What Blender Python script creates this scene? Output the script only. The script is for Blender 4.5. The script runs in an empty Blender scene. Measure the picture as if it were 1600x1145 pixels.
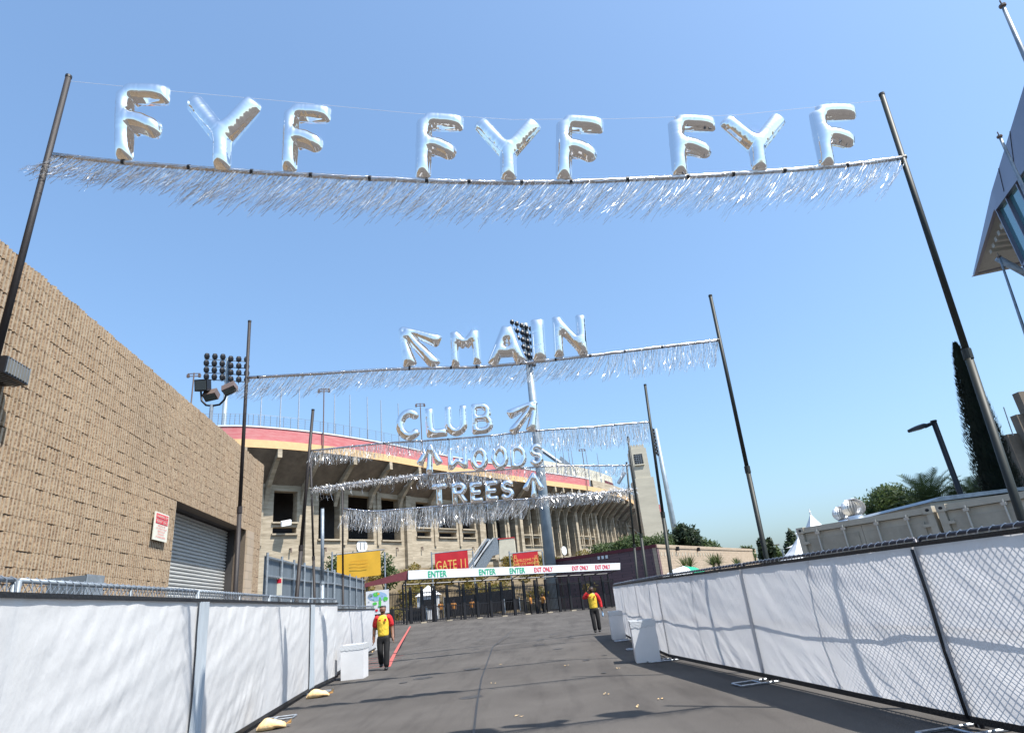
import bpy, bmesh, math, random
import numpy as np
from mathutils import Vector, Matrix, noise
R = math.radians
random.seed(7)
rnd = random.random
def ru(a, b): return a + (b - a) * random.random()
S = bpy.context.scene
COL = S.collection

# ------------------------------------------------------------ camera
FPX, CX, CY, HC = 930.0, 800.0, 572.5, 1.6      # photo is 1600 px wide
PITCH, ROLL = R(21.3), R(6.2)
fw = Vector((0, math.cos(PITCH), math.sin(PITCH)))
r0 = Vector((1, 0, 0)); u0 = r0.cross(fw)
up = u0 * math.cos(ROLL) + r0 * math.sin(ROLL)
rt = r0 * math.cos(ROLL) - u0 * math.sin(ROLL)
CAM = Vector((0, 0, HC))
cd = bpy.data.cameras.new('camera'); cam = bpy.data.objects.new('camera', cd); COL.objects.link(cam)
cd.sensor_width = 36; cd.lens = FPX / 1600 * 36; cd.clip_end = 6000; cd.clip_start = .05
cam.matrix_world = Matrix(((rt.x, up.x, -fw.x, 0), (rt.y, up.y, -fw.y, 0), (rt.z, up.z, -fw.z, HC), (0, 0, 0, 1)))
S.camera = cam
# ------------------------------------------------------------ light
SUN_EL, SUN_AZ = R(58), math.atan2(.85, -.53)    # azimuth clockwise from +Y
sdir = Vector((math.sin(SUN_AZ) * math.cos(SUN_EL), math.cos(SUN_AZ) * math.cos(SUN_EL), math.sin(SUN_EL)))
w = bpy.data.worlds.new('World'); S.world = w; w.use_nodes = True
nt = w.node_tree; bg = nt.nodes['Background']; sky = nt.nodes.new('ShaderNodeTexSky')
sky.sky_type = 'NISHITA'; sky.sun_disc = False; sky.sun_elevation = SUN_EL; sky.sun_rotation = SUN_AZ
sky.air_density = 1.2; sky.dust_density = 2.6; sky.ozone_density = 2.6; sky.altitude = 50
gm = nt.nodes.new('ShaderNodeGamma'); gm.inputs[1].default_value = .75; tn = nt.nodes.new('ShaderNodeMix'); tn.data_type = 'RGBA'; tn.blend_type = 'MULTIPLY'; tn.inputs[0].default_value = 1; tn.inputs[7].default_value = (1.0, 1.27, 1.52, 1)
nt.links.new(sky.outputs[0], gm.inputs[0]); nt.links.new(gm.outputs[0], tn.inputs[6]); nt.links.new(tn.outputs[2], bg.inputs[0]); bg.inputs[1].default_value = 0.15
sl = bpy.data.lights.new('sun', 'SUN'); sl.energy = 5.0; sl.angle = R(.53); sl.color = (1, .95, .87)
so = bpy.data.objects.new('sun', sl); COL.objects.link(so); so.location = (60, -40, 90)
so.rotation_euler = sdir.to_track_quat('Z', 'Y').to_euler()
S.view_settings.view_transform = 'Standard'; S.view_settings.look = 'None'
S.view_settings.exposure = 0.68; S.view_settings.gamma = 1
S.render.resolution_x, S.render.resolution_y = 1024, 732
S.render.engine = 'CYCLES'

# ------------------------------------------------------------ placement helpers (photo px -> world point)
def ray(x, y): return fw + rt * ((x - CX) / FPX) - up * ((y - CY) / FPX)
def G(x, y, z=0.0): d = ray(x, y); return CAM + d * ((z - HC) / d.z)
def D(x, y, Y): d = ray(x, y); return CAM + d * (Y / d.y)
def PL(x, y, p, n):
    d = ray(x, y); return CAM + d * ((Vector(p) - CAM).dot(n) / d.dot(n))
def zg(y, x=0.0):
    t = min(1, max(0, (y - 25) / 33)); return t * (.13 - .036 * max(-25, min(25, x)))

# ------------------------------------------------------------ materials
def mat(name, col, rough=.8, metal=0, var=.0, scale=4, bump=0, bscale=30, stretch=(1, 1, 1), spec=.5, col2=None, detail=6, bdist=.02, wet=0):
    if metal < .5: col = tuple(c * .84 for c in col); col2 = tuple(c * .84 for c in col2) if col2 else None
    m = bpy.data.materials.new(name); m.use_nodes = True; t = m.node_tree; b = t.nodes['Principled BSDF']
    b.inputs['Base Color'].default_value = (*col, 1); b.inputs['Roughness'].default_value = rough
    b.inputs['Metallic'].default_value = metal; b.inputs['Specular IOR Level'].default_value = spec
    if var or bump or col2:
        tc = t.nodes.new('ShaderNodeTexCoord'); mp = t.nodes.new('ShaderNodeMapping')
        mp.inputs['Scale'].default_value = stretch; t.links.new(tc.outputs['Object'], mp.inputs[0])
    if var or col2:
        n = t.nodes.new('ShaderNodeTexNoise'); n.inputs['Scale'].default_value = scale; n.inputs['Detail'].default_value = detail
        n.inputs['Roughness'].default_value = .65
        rp = t.nodes.new('ShaderNodeValToRGB'); t.links.new(mp.outputs[0], n.inputs[0]); t.links.new(n.outputs[0], rp.inputs[0])
        c2 = col2 or tuple(min(1, c * (1 + var)) for c in col); c1 = tuple(c * (1 - var) for c in col) if not col2 else col
        rp.color_ramp.elements[0].position = .36; rp.color_ramp.elements[1].position = .64
        rp.color_ramp.elements[0].color = (*c1, 1); rp.color_ramp.elements[1].color = (*c2, 1)
        t.links.new(rp.outputs[0], b.inputs['Base Color'])
    if bump:
        n2 = t.nodes.new('ShaderNodeTexNoise'); n2.inputs['Scale'].default_value = bscale; n2.inputs['Detail'].default_value = 5
        bp = t.nodes.new('ShaderNodeBump'); bp.inputs['Strength'].default_value = bump; bp.inputs['Distance'].default_value = bdist
        t.links.new(mp.outputs[0], n2.inputs[0]); t.links.new(n2.outputs[0], bp.inputs['Height']); t.links.new(bp.outputs[0], b.inputs['Normal'])
    return m
def translucent(m, amt, col):
    t = m.node_tree; b = t.nodes['Principled BSDF']; o = t.nodes['Material Output']
    tr = t.nodes.new('ShaderNodeBsdfTranslucent'); tr.inputs[0].default_value = (*col, 1)
    mx = t.nodes.new('ShaderNodeMixShader'); mx.inputs[0].default_value = amt
    t.links.new(b.outputs[0], mx.inputs[1]); t.links.new(tr.outputs[0], mx.inputs[2]); t.links.new(mx.outputs[0], o.inputs[0])
    return m
M = {}
M['foil'] = mat('foil', (.98, .95, .92), .025, 1, bump=.03, bscale=5, bdist=.03)
M['tinsel'] = mat('tinsel', (.42, .39, .37), .2, .62, col2=(.98, .96, .93), scale=22, detail=2)  # dark and bright patches paint the crumpled foil's reflections into the colour
M['wrap'] = mat('wrap', (.62, .6, .6), .2, 1, bump=.8, bscale=14, stretch=(.35, 1, 3), bdist=.04)
M['pole'] = mat('pole', (.014, .011, .011), .6, .1, col2=(.034, .026, .026), scale=3, stretch=(8, 8, .6), bump=.2)
M['pole_green'] = mat('pole_green', (.009, .012, .01), .55, .1, col2=(.02, .026, .021), scale=3, stretch=(8, 8, .6))
M['black'] = mat('black', (.015, .015, .017), .5)
M['blackmetal'] = mat('black_metal', (.02, .02, .024), .45, .3)
M['galv'] = mat('galvanised', (.42, .45, .49), .4, .75, var=.25, scale=12)
M['galvd'] = mat('galvanised_dull', (.3, .34, .38), .5, .4, var=.2, scale=5)
M['lightpole'] = mat('light_pole', (.3, .37, .43), .5, .2, var=.12, scale=1)
M['framedark'] = mat('dark_pipe', (.07, .07, .09), .4, .3)
M['fab'] = mat('fabric', (.76, .765, .775), .85, bump=.45, bscale=17, bdist=.012, spec=.2, stretch=(1, 1, .6))
translucent(M['fab'], .25, (.8, .83, .88))
M['fab2'] = mat('fabric_thin', (.72, .72, .74), .85, bump=.8, bscale=13, bdist=.03, spec=.2, stretch=(1, 1, .7))
translucent(M['fab2'], .6, (.74, .74, .77))
M['seamshade'] = mat('fabric_seam_shade', (.42, .47, .52), .85, var=.12, scale=3, stretch=(1, 1, .2))  # post shade at the fence seams put into the fabric colour
M['hem'] = mat('hem', (.012, .012, .014), .55, bump=.4, bscale=40)
M['box'] = mat('white_card', (.78, .78, .79), .45, var=.03, scale=3, bump=.15, bscale=5)
M['boxlip'] = mat('bag_liner', (.66, .68, .7), .3, bump=.5, bscale=30)
M['sand'] = mat('sandbag', (.78, .62, .36), .8, col2=(.86, .56, .26), scale=9, bump=.6, bscale=18)
M['conc'] = mat('concrete', (.31, .26, .19), .9, col2=(.53, .455, .345), scale=1.3, stretch=(.25, .25, 1.6), bump=.35, bscale=3, bdist=.1)
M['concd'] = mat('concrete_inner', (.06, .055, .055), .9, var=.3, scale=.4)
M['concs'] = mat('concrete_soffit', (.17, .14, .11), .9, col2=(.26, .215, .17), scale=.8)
M['red'] = mat('red_band', (.55, .14, .15), .7, col2=(.6, .24, .24), scale=1.4, stretch=(.5, .5, 3))
M['redpaint'] = mat('red_paint', (.55, .1, .08), .75, col2=(.42, .12, .1), scale=14)
M['yellowband'] = mat('yellow_band', (.74, .5, .25), .7, var=.06, scale=2)
M['cream'] = mat('cream', (.66, .62, .5), .8, var=.08, scale=1)
M['towerst'] = mat('tower_stucco', (.56, .52, .42), .85, var=.08, scale=.5, stretch=(.5, .5, 2))
M['dark'] = mat('dark', (.012, .012, .015), .6)
M['white'] = mat('white_paint', (.82, .84, .86), .5)
M['bannerred'] = mat('banner_red', (.62, .02, .03), .6, var=.08, scale=1)
M['banneryel'] = mat('banner_yellow', (.85, .47, .035), .6, var=.05, scale=1)
M['gold'] = mat('gold_ink', (.9, .6, .15), .6)
M['green'] = mat('green_ink', (.01, .42, .22), .6)
M['redink'] = mat('red_ink', (.75, .02, .05), .6)
M['maroon'] = mat('maroon', (.13, .02, .03), .7, var=.15, scale=2)
M['greyfence'] = mat('grey_fence', (.15, .18, .21), .6, .2, var=.12, scale=1, stretch=(2, 2, .4))
M['roll'] = mat('roller_door', (.58, .58, .56), .5, .1, var=.1, scale=2, stretch=(.3, .3, 3))
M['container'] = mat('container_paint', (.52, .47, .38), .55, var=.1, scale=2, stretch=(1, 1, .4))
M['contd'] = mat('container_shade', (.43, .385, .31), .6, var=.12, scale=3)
M['rod'] = mat('lock_rod', (.6, .58, .53), .4, .4)
M['steel'] = mat('spun_steel', (.7, .7, .7), .38, .85)
M['tent'] = mat('tent', (.85, .86, .87), .7)
M['panelp'] = mat('metal_panel', (.2, .195, .25), .35, .5, var=.06, scale=.5)
M['soffit'] = mat('soffit', (.5, .5, .47), .7, var=.05)
M['glassb'] = mat('facade_glass', (.08, .27, .31), .08, .4, spec=.8)
M['skin1'] = mat('skin', (.22, .10, .06), .5)
M['skin2'] = mat('skin_dark', (.07, .035, .025), .5)
M['hair'] = mat('hair', (.008, .007, .007), .6)
M['shirty'] = mat('shirt_yellow', (.85, .58, .05), .8, var=.08, scale=12, bump=.9, bscale=7, bdist=.06)
M['shirtr'] = mat('shirt_red', (.6, .015, .02), .8, bump=.9, bscale=8, bdist=.06)
M['shirtshade'] = mat('shirt_orange_shade', (.42, .17, .03), .8)  # canopy shade put into this dark orange for the distant guards
M['trouser'] = mat('trousers', (.006, .006, .007), .8)
M['lampglass'] = mat('lamp_glass', (.1, .12, .12), .1, spec=.8)
M['bronze'] = mat('bronze_housing', (.17, .12, .1), .5, .1)
M['signw'] = mat('sign_face', (.82, .8, .68), .5)
M['mapblue'] = mat('map_blue', (.35, .55, .78), .6)
M['mapgreen'] = mat('map_green', (.1, .62, .1), .6)
M['bark'] = mat('bark', (.11, .085, .06), .9, bump=.5)
def leafmat(n, c, c2):
    m = mat(n, c, .6, col2=c2, scale=1.1, detail=3, spec=.3); return translucent(m, .25, tuple(min(1, k * 1.8) for k in c2))
M['leaf'] = leafmat('leaf_green', (.035, .06, .02), (.08, .115, .035))
M['leafd'] = leafmat('leaf_dark', (.018, .032, .016), (.04, .062, .028))
M['leafy'] = leafmat('leaf_olive', (.1, .11, .03), (.24, .17, .04))
M['cyp'] = leafmat('cypress', (.007, .013, .008), (.014, .024, .013))
M['palm'] = leafmat('palm', (.04, .06, .02), (.09, .115, .04))

def asphalt():
    m = bpy.data.materials.new('asphalt'); m.use_nodes = True; t = m.node_tree; b = t.nodes['Principled BSDF']; N = t.nodes; L = t.links
    tc = N.new('ShaderNodeTexCoord')
    def nz(sc, st, det=6):
        mp = N.new('ShaderNodeMapping'); mp.inputs['Scale'].default_value = st; L.new(tc.outputs['Object'], mp.inputs[0])
        n = N.new('ShaderNodeTexNoise'); n.inputs['Scale'].default_value = sc; n.inputs['Detail'].default_value = det; n.inputs['Roughness'].default_value = .6
        L.new(mp.outputs[0], n.inputs[0]); return n
    a = nz(.35, (1, 1, 1)); c = nz(75, (1, 1, 1), 2); s = nz(1.1, (1.6, .22, 1))
    r1 = N.new('ShaderNodeValToRGB'); r1.color_ramp.elements[0].position = .35; r1.color_ramp.elements[1].position = .7
    r1.color_ramp.elements[0].color = (.078, .072, .068, 1); r1.color_ramp.elements[1].color = (.112, .104, .098, 1); L.new(a.outputs[0], r1.inputs[0])
    def mul(x, y, f):
        k = N.new('ShaderNodeMix'); k.data_type = 'RGBA'; k.blend_type = 'MULTIPLY'; k.inputs[0].default_value = f; L.new(x, k.inputs[6]); L.new(y, k.inputs[7]); return k.outputs[2]
    r2 = N.new('ShaderNodeValToRGB'); r2.color_ramp.elements[0].position = .3; r2.color_ramp.elements[1].position = .7
    r2.color_ramp.elements[0].color = (.4, .4, .4, 1); r2.color_ramp.elements[1].color = (1.45, 1.42, 1.38, 1); L.new(c.outputs[0], r2.inputs[0])
    r3 = N.new('ShaderNodeValToRGB'); r3.color_ramp.elements[0].position = .36; r3.color_ramp.elements[1].position = .5
    r3.color_ramp.elements[0].color = (.74, .74, .75, 1); r3.color_ramp.elements[1].color = (1, 1, 1, 1); L.new(s.outputs[0], r3.inputs[0])
    o = mul(mul(r1.outputs[0], r2.outputs[0], .7), r3.outputs[0], .8); L.new(o, b.inputs['Base Color'])
    b.inputs['Roughness'].default_value = .95; b.inputs['Specular IOR Level'].default_value = .12
    bp = N.new('ShaderNodeBump'); bp.inputs['Strength'].default_value = .5; bp.inputs['Distance'].default_value = .006; L.new(c.outputs[0], bp.inputs['Height']); L.new(bp.outputs[0], b.inputs['Normal'])
    return m
M['asphalt'] = asphalt()
def blockmat(name, col, col2, bw, bh, mortar):
    m = bpy.data.materials.new(name); m.use_nodes = True; t = m.node_tree; b = t.nodes['Principled BSDF']; N = t.nodes; L = t.links
    tc = N.new('ShaderNodeTexCoord'); sp = N.new('ShaderNodeSeparateXYZ'); L.new(tc.outputs['Object'], sp.inputs[0])
    ad = N.new('ShaderNodeMath'); ad.operation = 'ADD'; L.new(sp.outputs[0], ad.inputs[0]); L.new(sp.outputs[1], ad.inputs[1])
    cb = N.new('ShaderNodeCombineXYZ'); L.new(ad.outputs[0], cb.inputs[0]); L.new(sp.outputs[2], cb.inputs[1])
    br = N.new('ShaderNodeTexBrick'); L.new(cb.outputs[0], br.inputs[0]); br.inputs['Scale'].default_value = 1
    br.inputs['Brick Width'].default_value = bw; br.inputs['Row Height'].default_value = bh; br.inputs['Mortar Size'].default_value = .012
    br.inputs['Color1'].default_value = (*col, 1); br.inputs['Color2'].default_value = (*col2, 1); br.inputs['Mortar'].default_value = (*mortar, 1)
    L.new(br.outputs[0], b.inputs['Base Color']); b.inputs['Roughness'].default_value = .9
    bp = N.new('ShaderNodeBump'); bp.inputs['Strength'].default_value = .6; bp.inputs['Distance'].default_value = .02; bp.invert = True
    L.new(br.outputs['Fac'], bp.inputs['Height']); L.new(bp.outputs[0], b.inputs['Normal'])
    return m
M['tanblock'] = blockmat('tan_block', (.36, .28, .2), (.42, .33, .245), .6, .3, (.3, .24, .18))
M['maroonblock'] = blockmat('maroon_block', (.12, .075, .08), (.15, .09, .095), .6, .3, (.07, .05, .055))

def splitface():
    m = bpy.data.materials.new('split_face'); m.use_nodes = True; t = m.node_tree; b = t.nodes['Principled BSDF']; N = t.nodes; L = t.links
    tc = N.new('ShaderNodeTexCoord')
    n = N.new('ShaderNodeTexNoise'); n.inputs['Scale'].default_value = 26; n.inputs['Detail'].default_value = 6; L.new(tc.outputs['Object'], n.inputs[0])
    r = N.new('ShaderNodeValToRGB'); e = r.color_ramp.elements; e[0].position = .34; e[1].position = .62
    e[0].color = (.17, .105, .065, 1); e[1].color = (.37, .275, .185, 1); L.new(n.outputs[0], r.inputs[0])
    n2 = N.new('ShaderNodeTexNoise'); n2.inputs['Scale'].default_value = .5; n2.inputs['Detail'].default_value = 3; L.new(tc.outputs['Object'], n2.inputs[0])
    r2 = N.new('ShaderNodeValToRGB'); e = r2.color_ramp.elements; e[0].position = .3; e[1].position = .7
    e[0].color = (.85, .84, .82, 1); e[1].color = (1.1, 1.08, 1.04, 1); L.new(n2.outputs[0], r2.inputs[0])
    k = N.new('ShaderNodeMix'); k.data_type = 'RGBA'; k.blend_type = 'MULTIPLY'; k.inputs[0].default_value = 1; L.new(r.outputs[0], k.inputs[6]); L.new(r2.outputs[0], k.inputs[7])
    L.new(k.outputs[2], b.inputs['Base Color']); b.inputs['Roughness'].default_value = .95
    bp = N.new('ShaderNodeBump'); bp.inputs['Strength'].default_value = .9; bp.inputs['Distance'].default_value = .02; L.new(n.outputs[0], bp.inputs['Height']); L.new(bp.outputs[0], b.inputs['Normal'])
    return m
M['split'] = splitface(); M['ridge'] = mat('ridge_face', (.37, .29, .20), .9, col2=(.49, .395, .285), scale=9, bump=.5, bscale=60, bdist=.01)

# ------------------------------------------------------------ object helpers
WO = {}
def worg(p): return WO.get(p.name, Vector((0, 0, 0))) if p else Vector((0, 0, 0))
def tag(o, label=None, cat=None, group=None, kind=None):
    if label: o['label'] = label
    if cat: o['category'] = cat
    if group: o['group'] = group
    if kind: o['kind'] = kind
    return o
def thing(name, label, cat, loc, group=None):
    o = bpy.data.objects.new(name, None); COL.objects.link(o); o.location = loc; o.empty_display_size = .2
    WO[o.name] = Vector(loc); return tag(o, label, cat, group)
class MB:
    def __init__(s): s.v = []; s.f = []
    def add(s, vs, fs):
        b = len(s.v); s.v += [Vector(v) for v in vs]; s.f += [tuple(b + i for i in f) for f in fs]; return s
    def quad(s, *p): return s.add(p, [tuple(range(len(p)))])
    def obox(s, c, ax, ay, az):    # centre and half-axis vectors
        c = Vector(c); ax, ay, az = Vector(ax), Vector(ay), Vector(az)
        vs = [c + ax * i + ay * j + az * k for k in (-1, 1) for j in (-1, 1) for i in (-1, 1)]
        return s.add(vs, [(0, 2, 3, 1), (4, 5, 7, 6), (0, 1, 5, 4), (2, 6, 7, 3), (0, 4, 6, 2), (1, 3, 7, 5)])
    def box(s, a, b):
        a, b = Vector(a), Vector(b); c = (a + b) / 2; h = (b - a) / 2
        return s.obox(c, (h.x, 0, 0), (0, h.y, 0), (0, 0, h.z))
    def wallbox(s, p, q, z0, z1, th, off=0):   # vertical slab from p to q (xy)
        p, q = Vector((p[0], p[1], 0)), Vector((q[0], q[1], 0)); d = (q - p); n = Vector((-d.y, d.x, 0)).normalized()
        c = (p + q) / 2 + n * off; c.z = (z0 + z1) / 2
        return s.obox(c, d / 2, n * th / 2, (0, 0, (z1 - z0) / 2))
    def tube(s, pts, rad, n=8, cap=True):
        pts = [Vector(p) for p in pts]; rad = rad if isinstance(rad, (list, tuple)) else [rad] * len(pts)
        b = len(s.v); pa = None
        for i, p in enumerate(pts):
            d = (pts[min(i + 1, len(pts) - 1)] - pts[max(i - 1, 0)]).normalized()
            a = pa - d * pa.dot(d) if pa else (d.orthogonal())
            a.normalize(); pa = a; c = d.cross(a)
            for k in range(n):
                t = 2 * math.pi * k / n; s.v.append(p + (a * math.cos(t) + c * math.sin(t)) * rad[i])
        for i in range(len(pts) - 1):
            for k in range(n):
                k2 = (k + 1) % n; s.f.append((b + i * n + k, b + i * n + k2, b + (i + 1) * n + k2, b + (i + 1) * n + k))
        if cap:
            s.f.append(tuple(b + k for k in range(n))[::-1]); s.f.append(tuple(b + (len(pts) - 1) * n + k for k in range(n)))
        return s
    def lathe(s, c, prof, n=16, ax=None):
        c = Vector(c); b = len(s.v)
        for (r, z) in prof:
            for k in range(n):
                t = 2 * math.pi * k / n; s.v.append(c + Vector((r * math.cos(t), r * math.sin(t), z)))
        for i in range(len(prof) - 1):
            for k in range(n):
                k2 = (k + 1) % n; s.f.append((b + i * n + k, b + i * n + k2, b + (i + 1) * n + k2, b + (i + 1) * n + k))
        return s
    def prism(s, poly, vec):
        poly = [Vector(p) for p in poly]; n = len(poly); vec = Vector(vec)
        return s.add(poly + [p + vec for p in poly], [tuple(range(n))[::-1], tuple(range(n, 2 * n))] + [(i, (i + 1) % n, (i + 1) % n + n, i + n) for i in range(n)])
    def build(s, name, m, parent=None, smooth=False, org=None):
        org = Vector(org) if org is not None else Vector((0, 0, 0))
        me = bpy.data.meshes.new(name); me.from_pydata([tuple(v - org) for v in s.v], [], s.f); me.update()
        o = bpy.data.objects.new(name, me); COL.objects.link(o); me.materials.append(m if not isinstance(m, str) else M[m])
        if smooth:
            for p in me.polygons: p.use_smooth = True
        WO[o.name] = org
        if parent: o.parent = parent; o.location = org - worg(parent)
        else: o.location = org
        return o
def text(body, origin, right, upv, height, m, parent, name='lettering', extrude=.004, align='CENTER', sx=1.0, off=0.0):
    cu = bpy.data.curves.new('t', 'FONT'); cu.body = body; cu.size = 1.0; cu.align_x = align; cu.align_y = 'CENTER'; cu.extrude = 0; cu.offset = off
    ob = bpy.data.objects.new('t', cu); COL.objects.link(ob); bpy.context.view_layer.update()
    me = bpy.data.meshes.new_from_object(ob.evaluated_get(bpy.context.evaluated_depsgraph_get()))
    bpy.data.objects.remove(ob); ys = [v.co.y for v in me.vertices]; k = height / ((max(ys) - min(ys)) / max(1, body.count('\n') + 1) or 1)
    if body.count('\n'): k = height / (max(ys) - min(ys))
    right = Vector(right).normalized(); upv = Vector(upv).normalized(); nrm = right.cross(upv); o_ = Vector(origin); yc = (max(ys) + min(ys)) / 2
    mb = MB(); mb.v = [o_ + right * (v.co.x * k * sx) + upv * ((v.co.y - yc) * k) + nrm * extrude for v in me.vertices]; mb.f = [tuple(p.vertices) for p in me.polygons]
    bpy.data.meshes.remove(me); return mb.build(name, m, parent)

# ------------------------------------------------------------ ground
g = MB(); ys = [-2500, -60, 0, 25, 58, 70, 100, 300, 2500]; xs = [-2500, -300, -60, -25, 25, 60, 300, 2500]
for y in ys:
    for x in xs: g.v.append(Vector((x, y, zg(y, x))))
for j in range(len(ys) - 1):
    for i in range(len(xs) - 1):
        a = j * len(xs) + i; g.f.append((a, a + 1, a + len(xs) + 1, a + len(xs)))
tag(g.build('ground', 'asphalt'), kind='structure')
# tar seam down the road, painted red line and faint hatch lines
sm = MB(); sp = [G(740, 1145, .004), G(745, 1100, .004), G(752, 1060, .004), G(770, 1010, .004), G(800, 985, .004)]
for a, b in zip(sp, sp[1:]): sm.add([a + Vector((-.018, 0, 0)), a + Vector((.018, 0, 0)), b + Vector((.018, 0, 0)), b + Vector((-.018, 0, 0))], [(0, 1, 2, 3)])
tag(sm.build('tar_seam', mat('tar', (.03, .03, .03), .5)), kind='structure')
rl = MB()
a = D(641, 978, 52); a.z = zg(52) + .006; pts = [G(607, 1040, .006), G(618, 1022, .006)]
pts.append(Vector((a.x * .62 + pts[1].x * .38, 40, zg(40) + .006))); pts.append(a)
def GZ(px, py, dz=.008):
    z = 0.0
    for _ in range(60): p = G(px, py, z + dz); z = z * .6 + zg(p.y, p.x) * .4
    return p
pts = [GZ(607, 1041), GZ(612, 1030), GZ(618, 1018), GZ(624, 1007), GZ(630, 997), GZ(636, 987), GZ(641, 978)]
for p, q in zip(pts, pts[1:]):
    rl.add([p + Vector((-.07, 0, 0)), p + Vector((.07, 0, 0)), q + Vector((.07, 0, 0)), q + Vector((-.07, 0, 0))], [(0, 1, 2, 3)])
for k in range(5):
    y = 21.5 + k * 1.1; x = -5.6 - k * .1; rl.add([(x - 1.2, y + .4, .005), (x - 1.2, y + .46, .005), (x + .5, y + .05, .005), (x + .5, y - .01, .005)], [(0, 1, 2, 3)][:1])
tag(rl.build('road_marking', 'redpaint'), kind='structure')
random.seed(21); stn = MB()
for k in range(16):
    cx_, cy_, rr = ru(-3.5, 2.2), ru(9, 32), ru(.06, .28); z_ = zg(cy_, cx_) + .003 + .0006 * k
    stn.add([(cx_ + rr * ru(.6, 1.1) * math.cos(i * .5236), cy_ + rr * ru(.6, 1.1) * math.sin(i * .5236), z_) for i in range(12)], [tuple(range(12))])
tag(stn.build('oil_stains', mat('oil_stain', (.045, .043, .042), .7, var=.3, scale=6)), kind='structure')
# embankment below the stadium
em = MB(); em.add([(-120, 73, .4), (6, 77, .0), (60, 105, .0), (60, 190, 6), (4, 116, 7.5), (-24, 88, 7.5), (-34, 79, 6.5), (-60, 75, 6), (-120, 75, 6)], [(0, 1, 5, 6), (0, 6, 7, 8), (1, 4, 5), (1, 2, 3, 4)])
tag(em.build('embankment', mat('soil', (.16, .12, .07), .95, var=.3, scale=1)), kind='structure')

# ------------------------------------------------------------ foliage helpers
def leafcloud(mb, blobs, n, size, flat=.0, density=None):
    tot = sum(b[3] * b[4] * b[5] for b in blobs)
    for bx, by, bz, rx, ry, rz in blobs:
        k = int(n * rx * ry * rz / tot)
        for _ in range(k):
            d = Vector((random.gauss(0, 1), random.gauss(0, 1), random.gauss(0, 1))).normalized()
            nn = noise.noise(Vector((bx, by, bz)) + d * 2.3) * .28 + 1
            rr = (ru(.25, 1) ** .45) * nn
            c = Vector((bx + d.x * rx * rr, by + d.y * ry * rr, bz + d.z * rz * rr))
            a = Vector((ru(-1, 1), ru(-1, 1), ru(-1, 1))).normalized(); b = a.cross(d if abs(a.dot(d)) < .95 else Vector((0, 0, 1))).normalized()
            s = size * ru(.5, 1.2); q = len(mb.v)
            mb.v += [c - a * s, c + b * s * .45, c + a * s, c - b * s * .45]; mb.f.append((q, q + 1, q + 2, q + 3))
def tree(name, label, base, h, rx, mt='leafd', n=2500, size=.3, group='trees behind the walls', cat='tree', blobs=None, trunk=True):
    t = thing(name, label, cat, base, group); b = Vector(base)
    if trunk:
        tm = MB(); tm.tube([b, b + Vector((.1, 0, h * .35)), b + Vector((0, 0, h * .7))], [rx * .09 + .05, rx * .06 + .04, .04], 7)
        for k in range(4): a = k * 1.6; tm.tube([b + Vector((0, 0, h * .35)), b + Vector((math.cos(a) * rx * .5, math.sin(a) * rx * .5, h * .65))], [.09, .03], 5)
        tm.build('trunk', 'bark', t)
    mb = MB()
    if blobs is None:
        blobs = []
        for k in range(9):
            a = k * 2.4; rr = rx * ru(.2, .62); blobs.append((b.x + math.cos(a) * rr, b.y + math.sin(a) * rr, b.z + h * ru(.5, .82), rx * ru(.35, .5), rx * ru(.35, .5), h * ru(.14, .22)))
    leafcloud(mb, blobs, n, size); mb.build('crown', mt, t); return t

# ------------------------------------------------------------ stadium
RIMP = np.array([(-70, 70), (-58, 68.3), (-48, 67.5), (-42, 68), (-36, 69.4), (-32, 71.6), (-26.6, 76.7), (-20, 85.3), (-12.25, 97.7), (4.1, 120.3), (15.2, 135.3), (24.5, 153), (33.6, 181), (42, 215)], float)
def cat_(P, n=24):
    out = []; Q = np.vstack([2 * P[0] - P[1], P, 2 * P[-1] - P[-2]])
    for i in range(1, len(Q) - 2):
        for k in range(n):
            t = k / n; a, b, c, d = Q[i - 1], Q[i], Q[i + 1], Q[i + 2]
            out.append(.5 * ((2 * b) + (-a + c) * t + (2 * a - 5 * b + 4 * c - d) * t * t + (-a + 3 * b - 3 * c + d) * t ** 3))
    return np.array(out + [P[-1]])
RC = cat_(RIMP); TT = np.gradient(RC, axis=0); TT /= np.linalg.norm(TT, axis=1)[:, None]; NN = np.stack([TT[:, 1], -TT[:, 0]], 1)
WC = RC - NN * 4.5; IC = WC - NN * 7
WS = np.r_[0, np.cumsum(np.linalg.norm(np.diff(WC, axis=0), axis=1))]
def curve_at(C, s): return Vector((np.interp(s, WS, C[:, 0]), np.interp(s, WS, C[:, 1]), 0))
def hit(C, px, py):
    d = ray(px, py); cr = C[:, 0] * d.y - C[:, 1] * d.x
    i = np.where(np.diff(np.sign(cr)))[0][0]; t = cr[i] / (cr[i] - cr[i + 1]); return WS[i] * (1 - t) + WS[i + 1] * t
st = thing('stadium', 'tall curved concrete stadium with a red and yellow rim behind the entrance gates', 'stadium', (-10, 110, 0))
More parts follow.
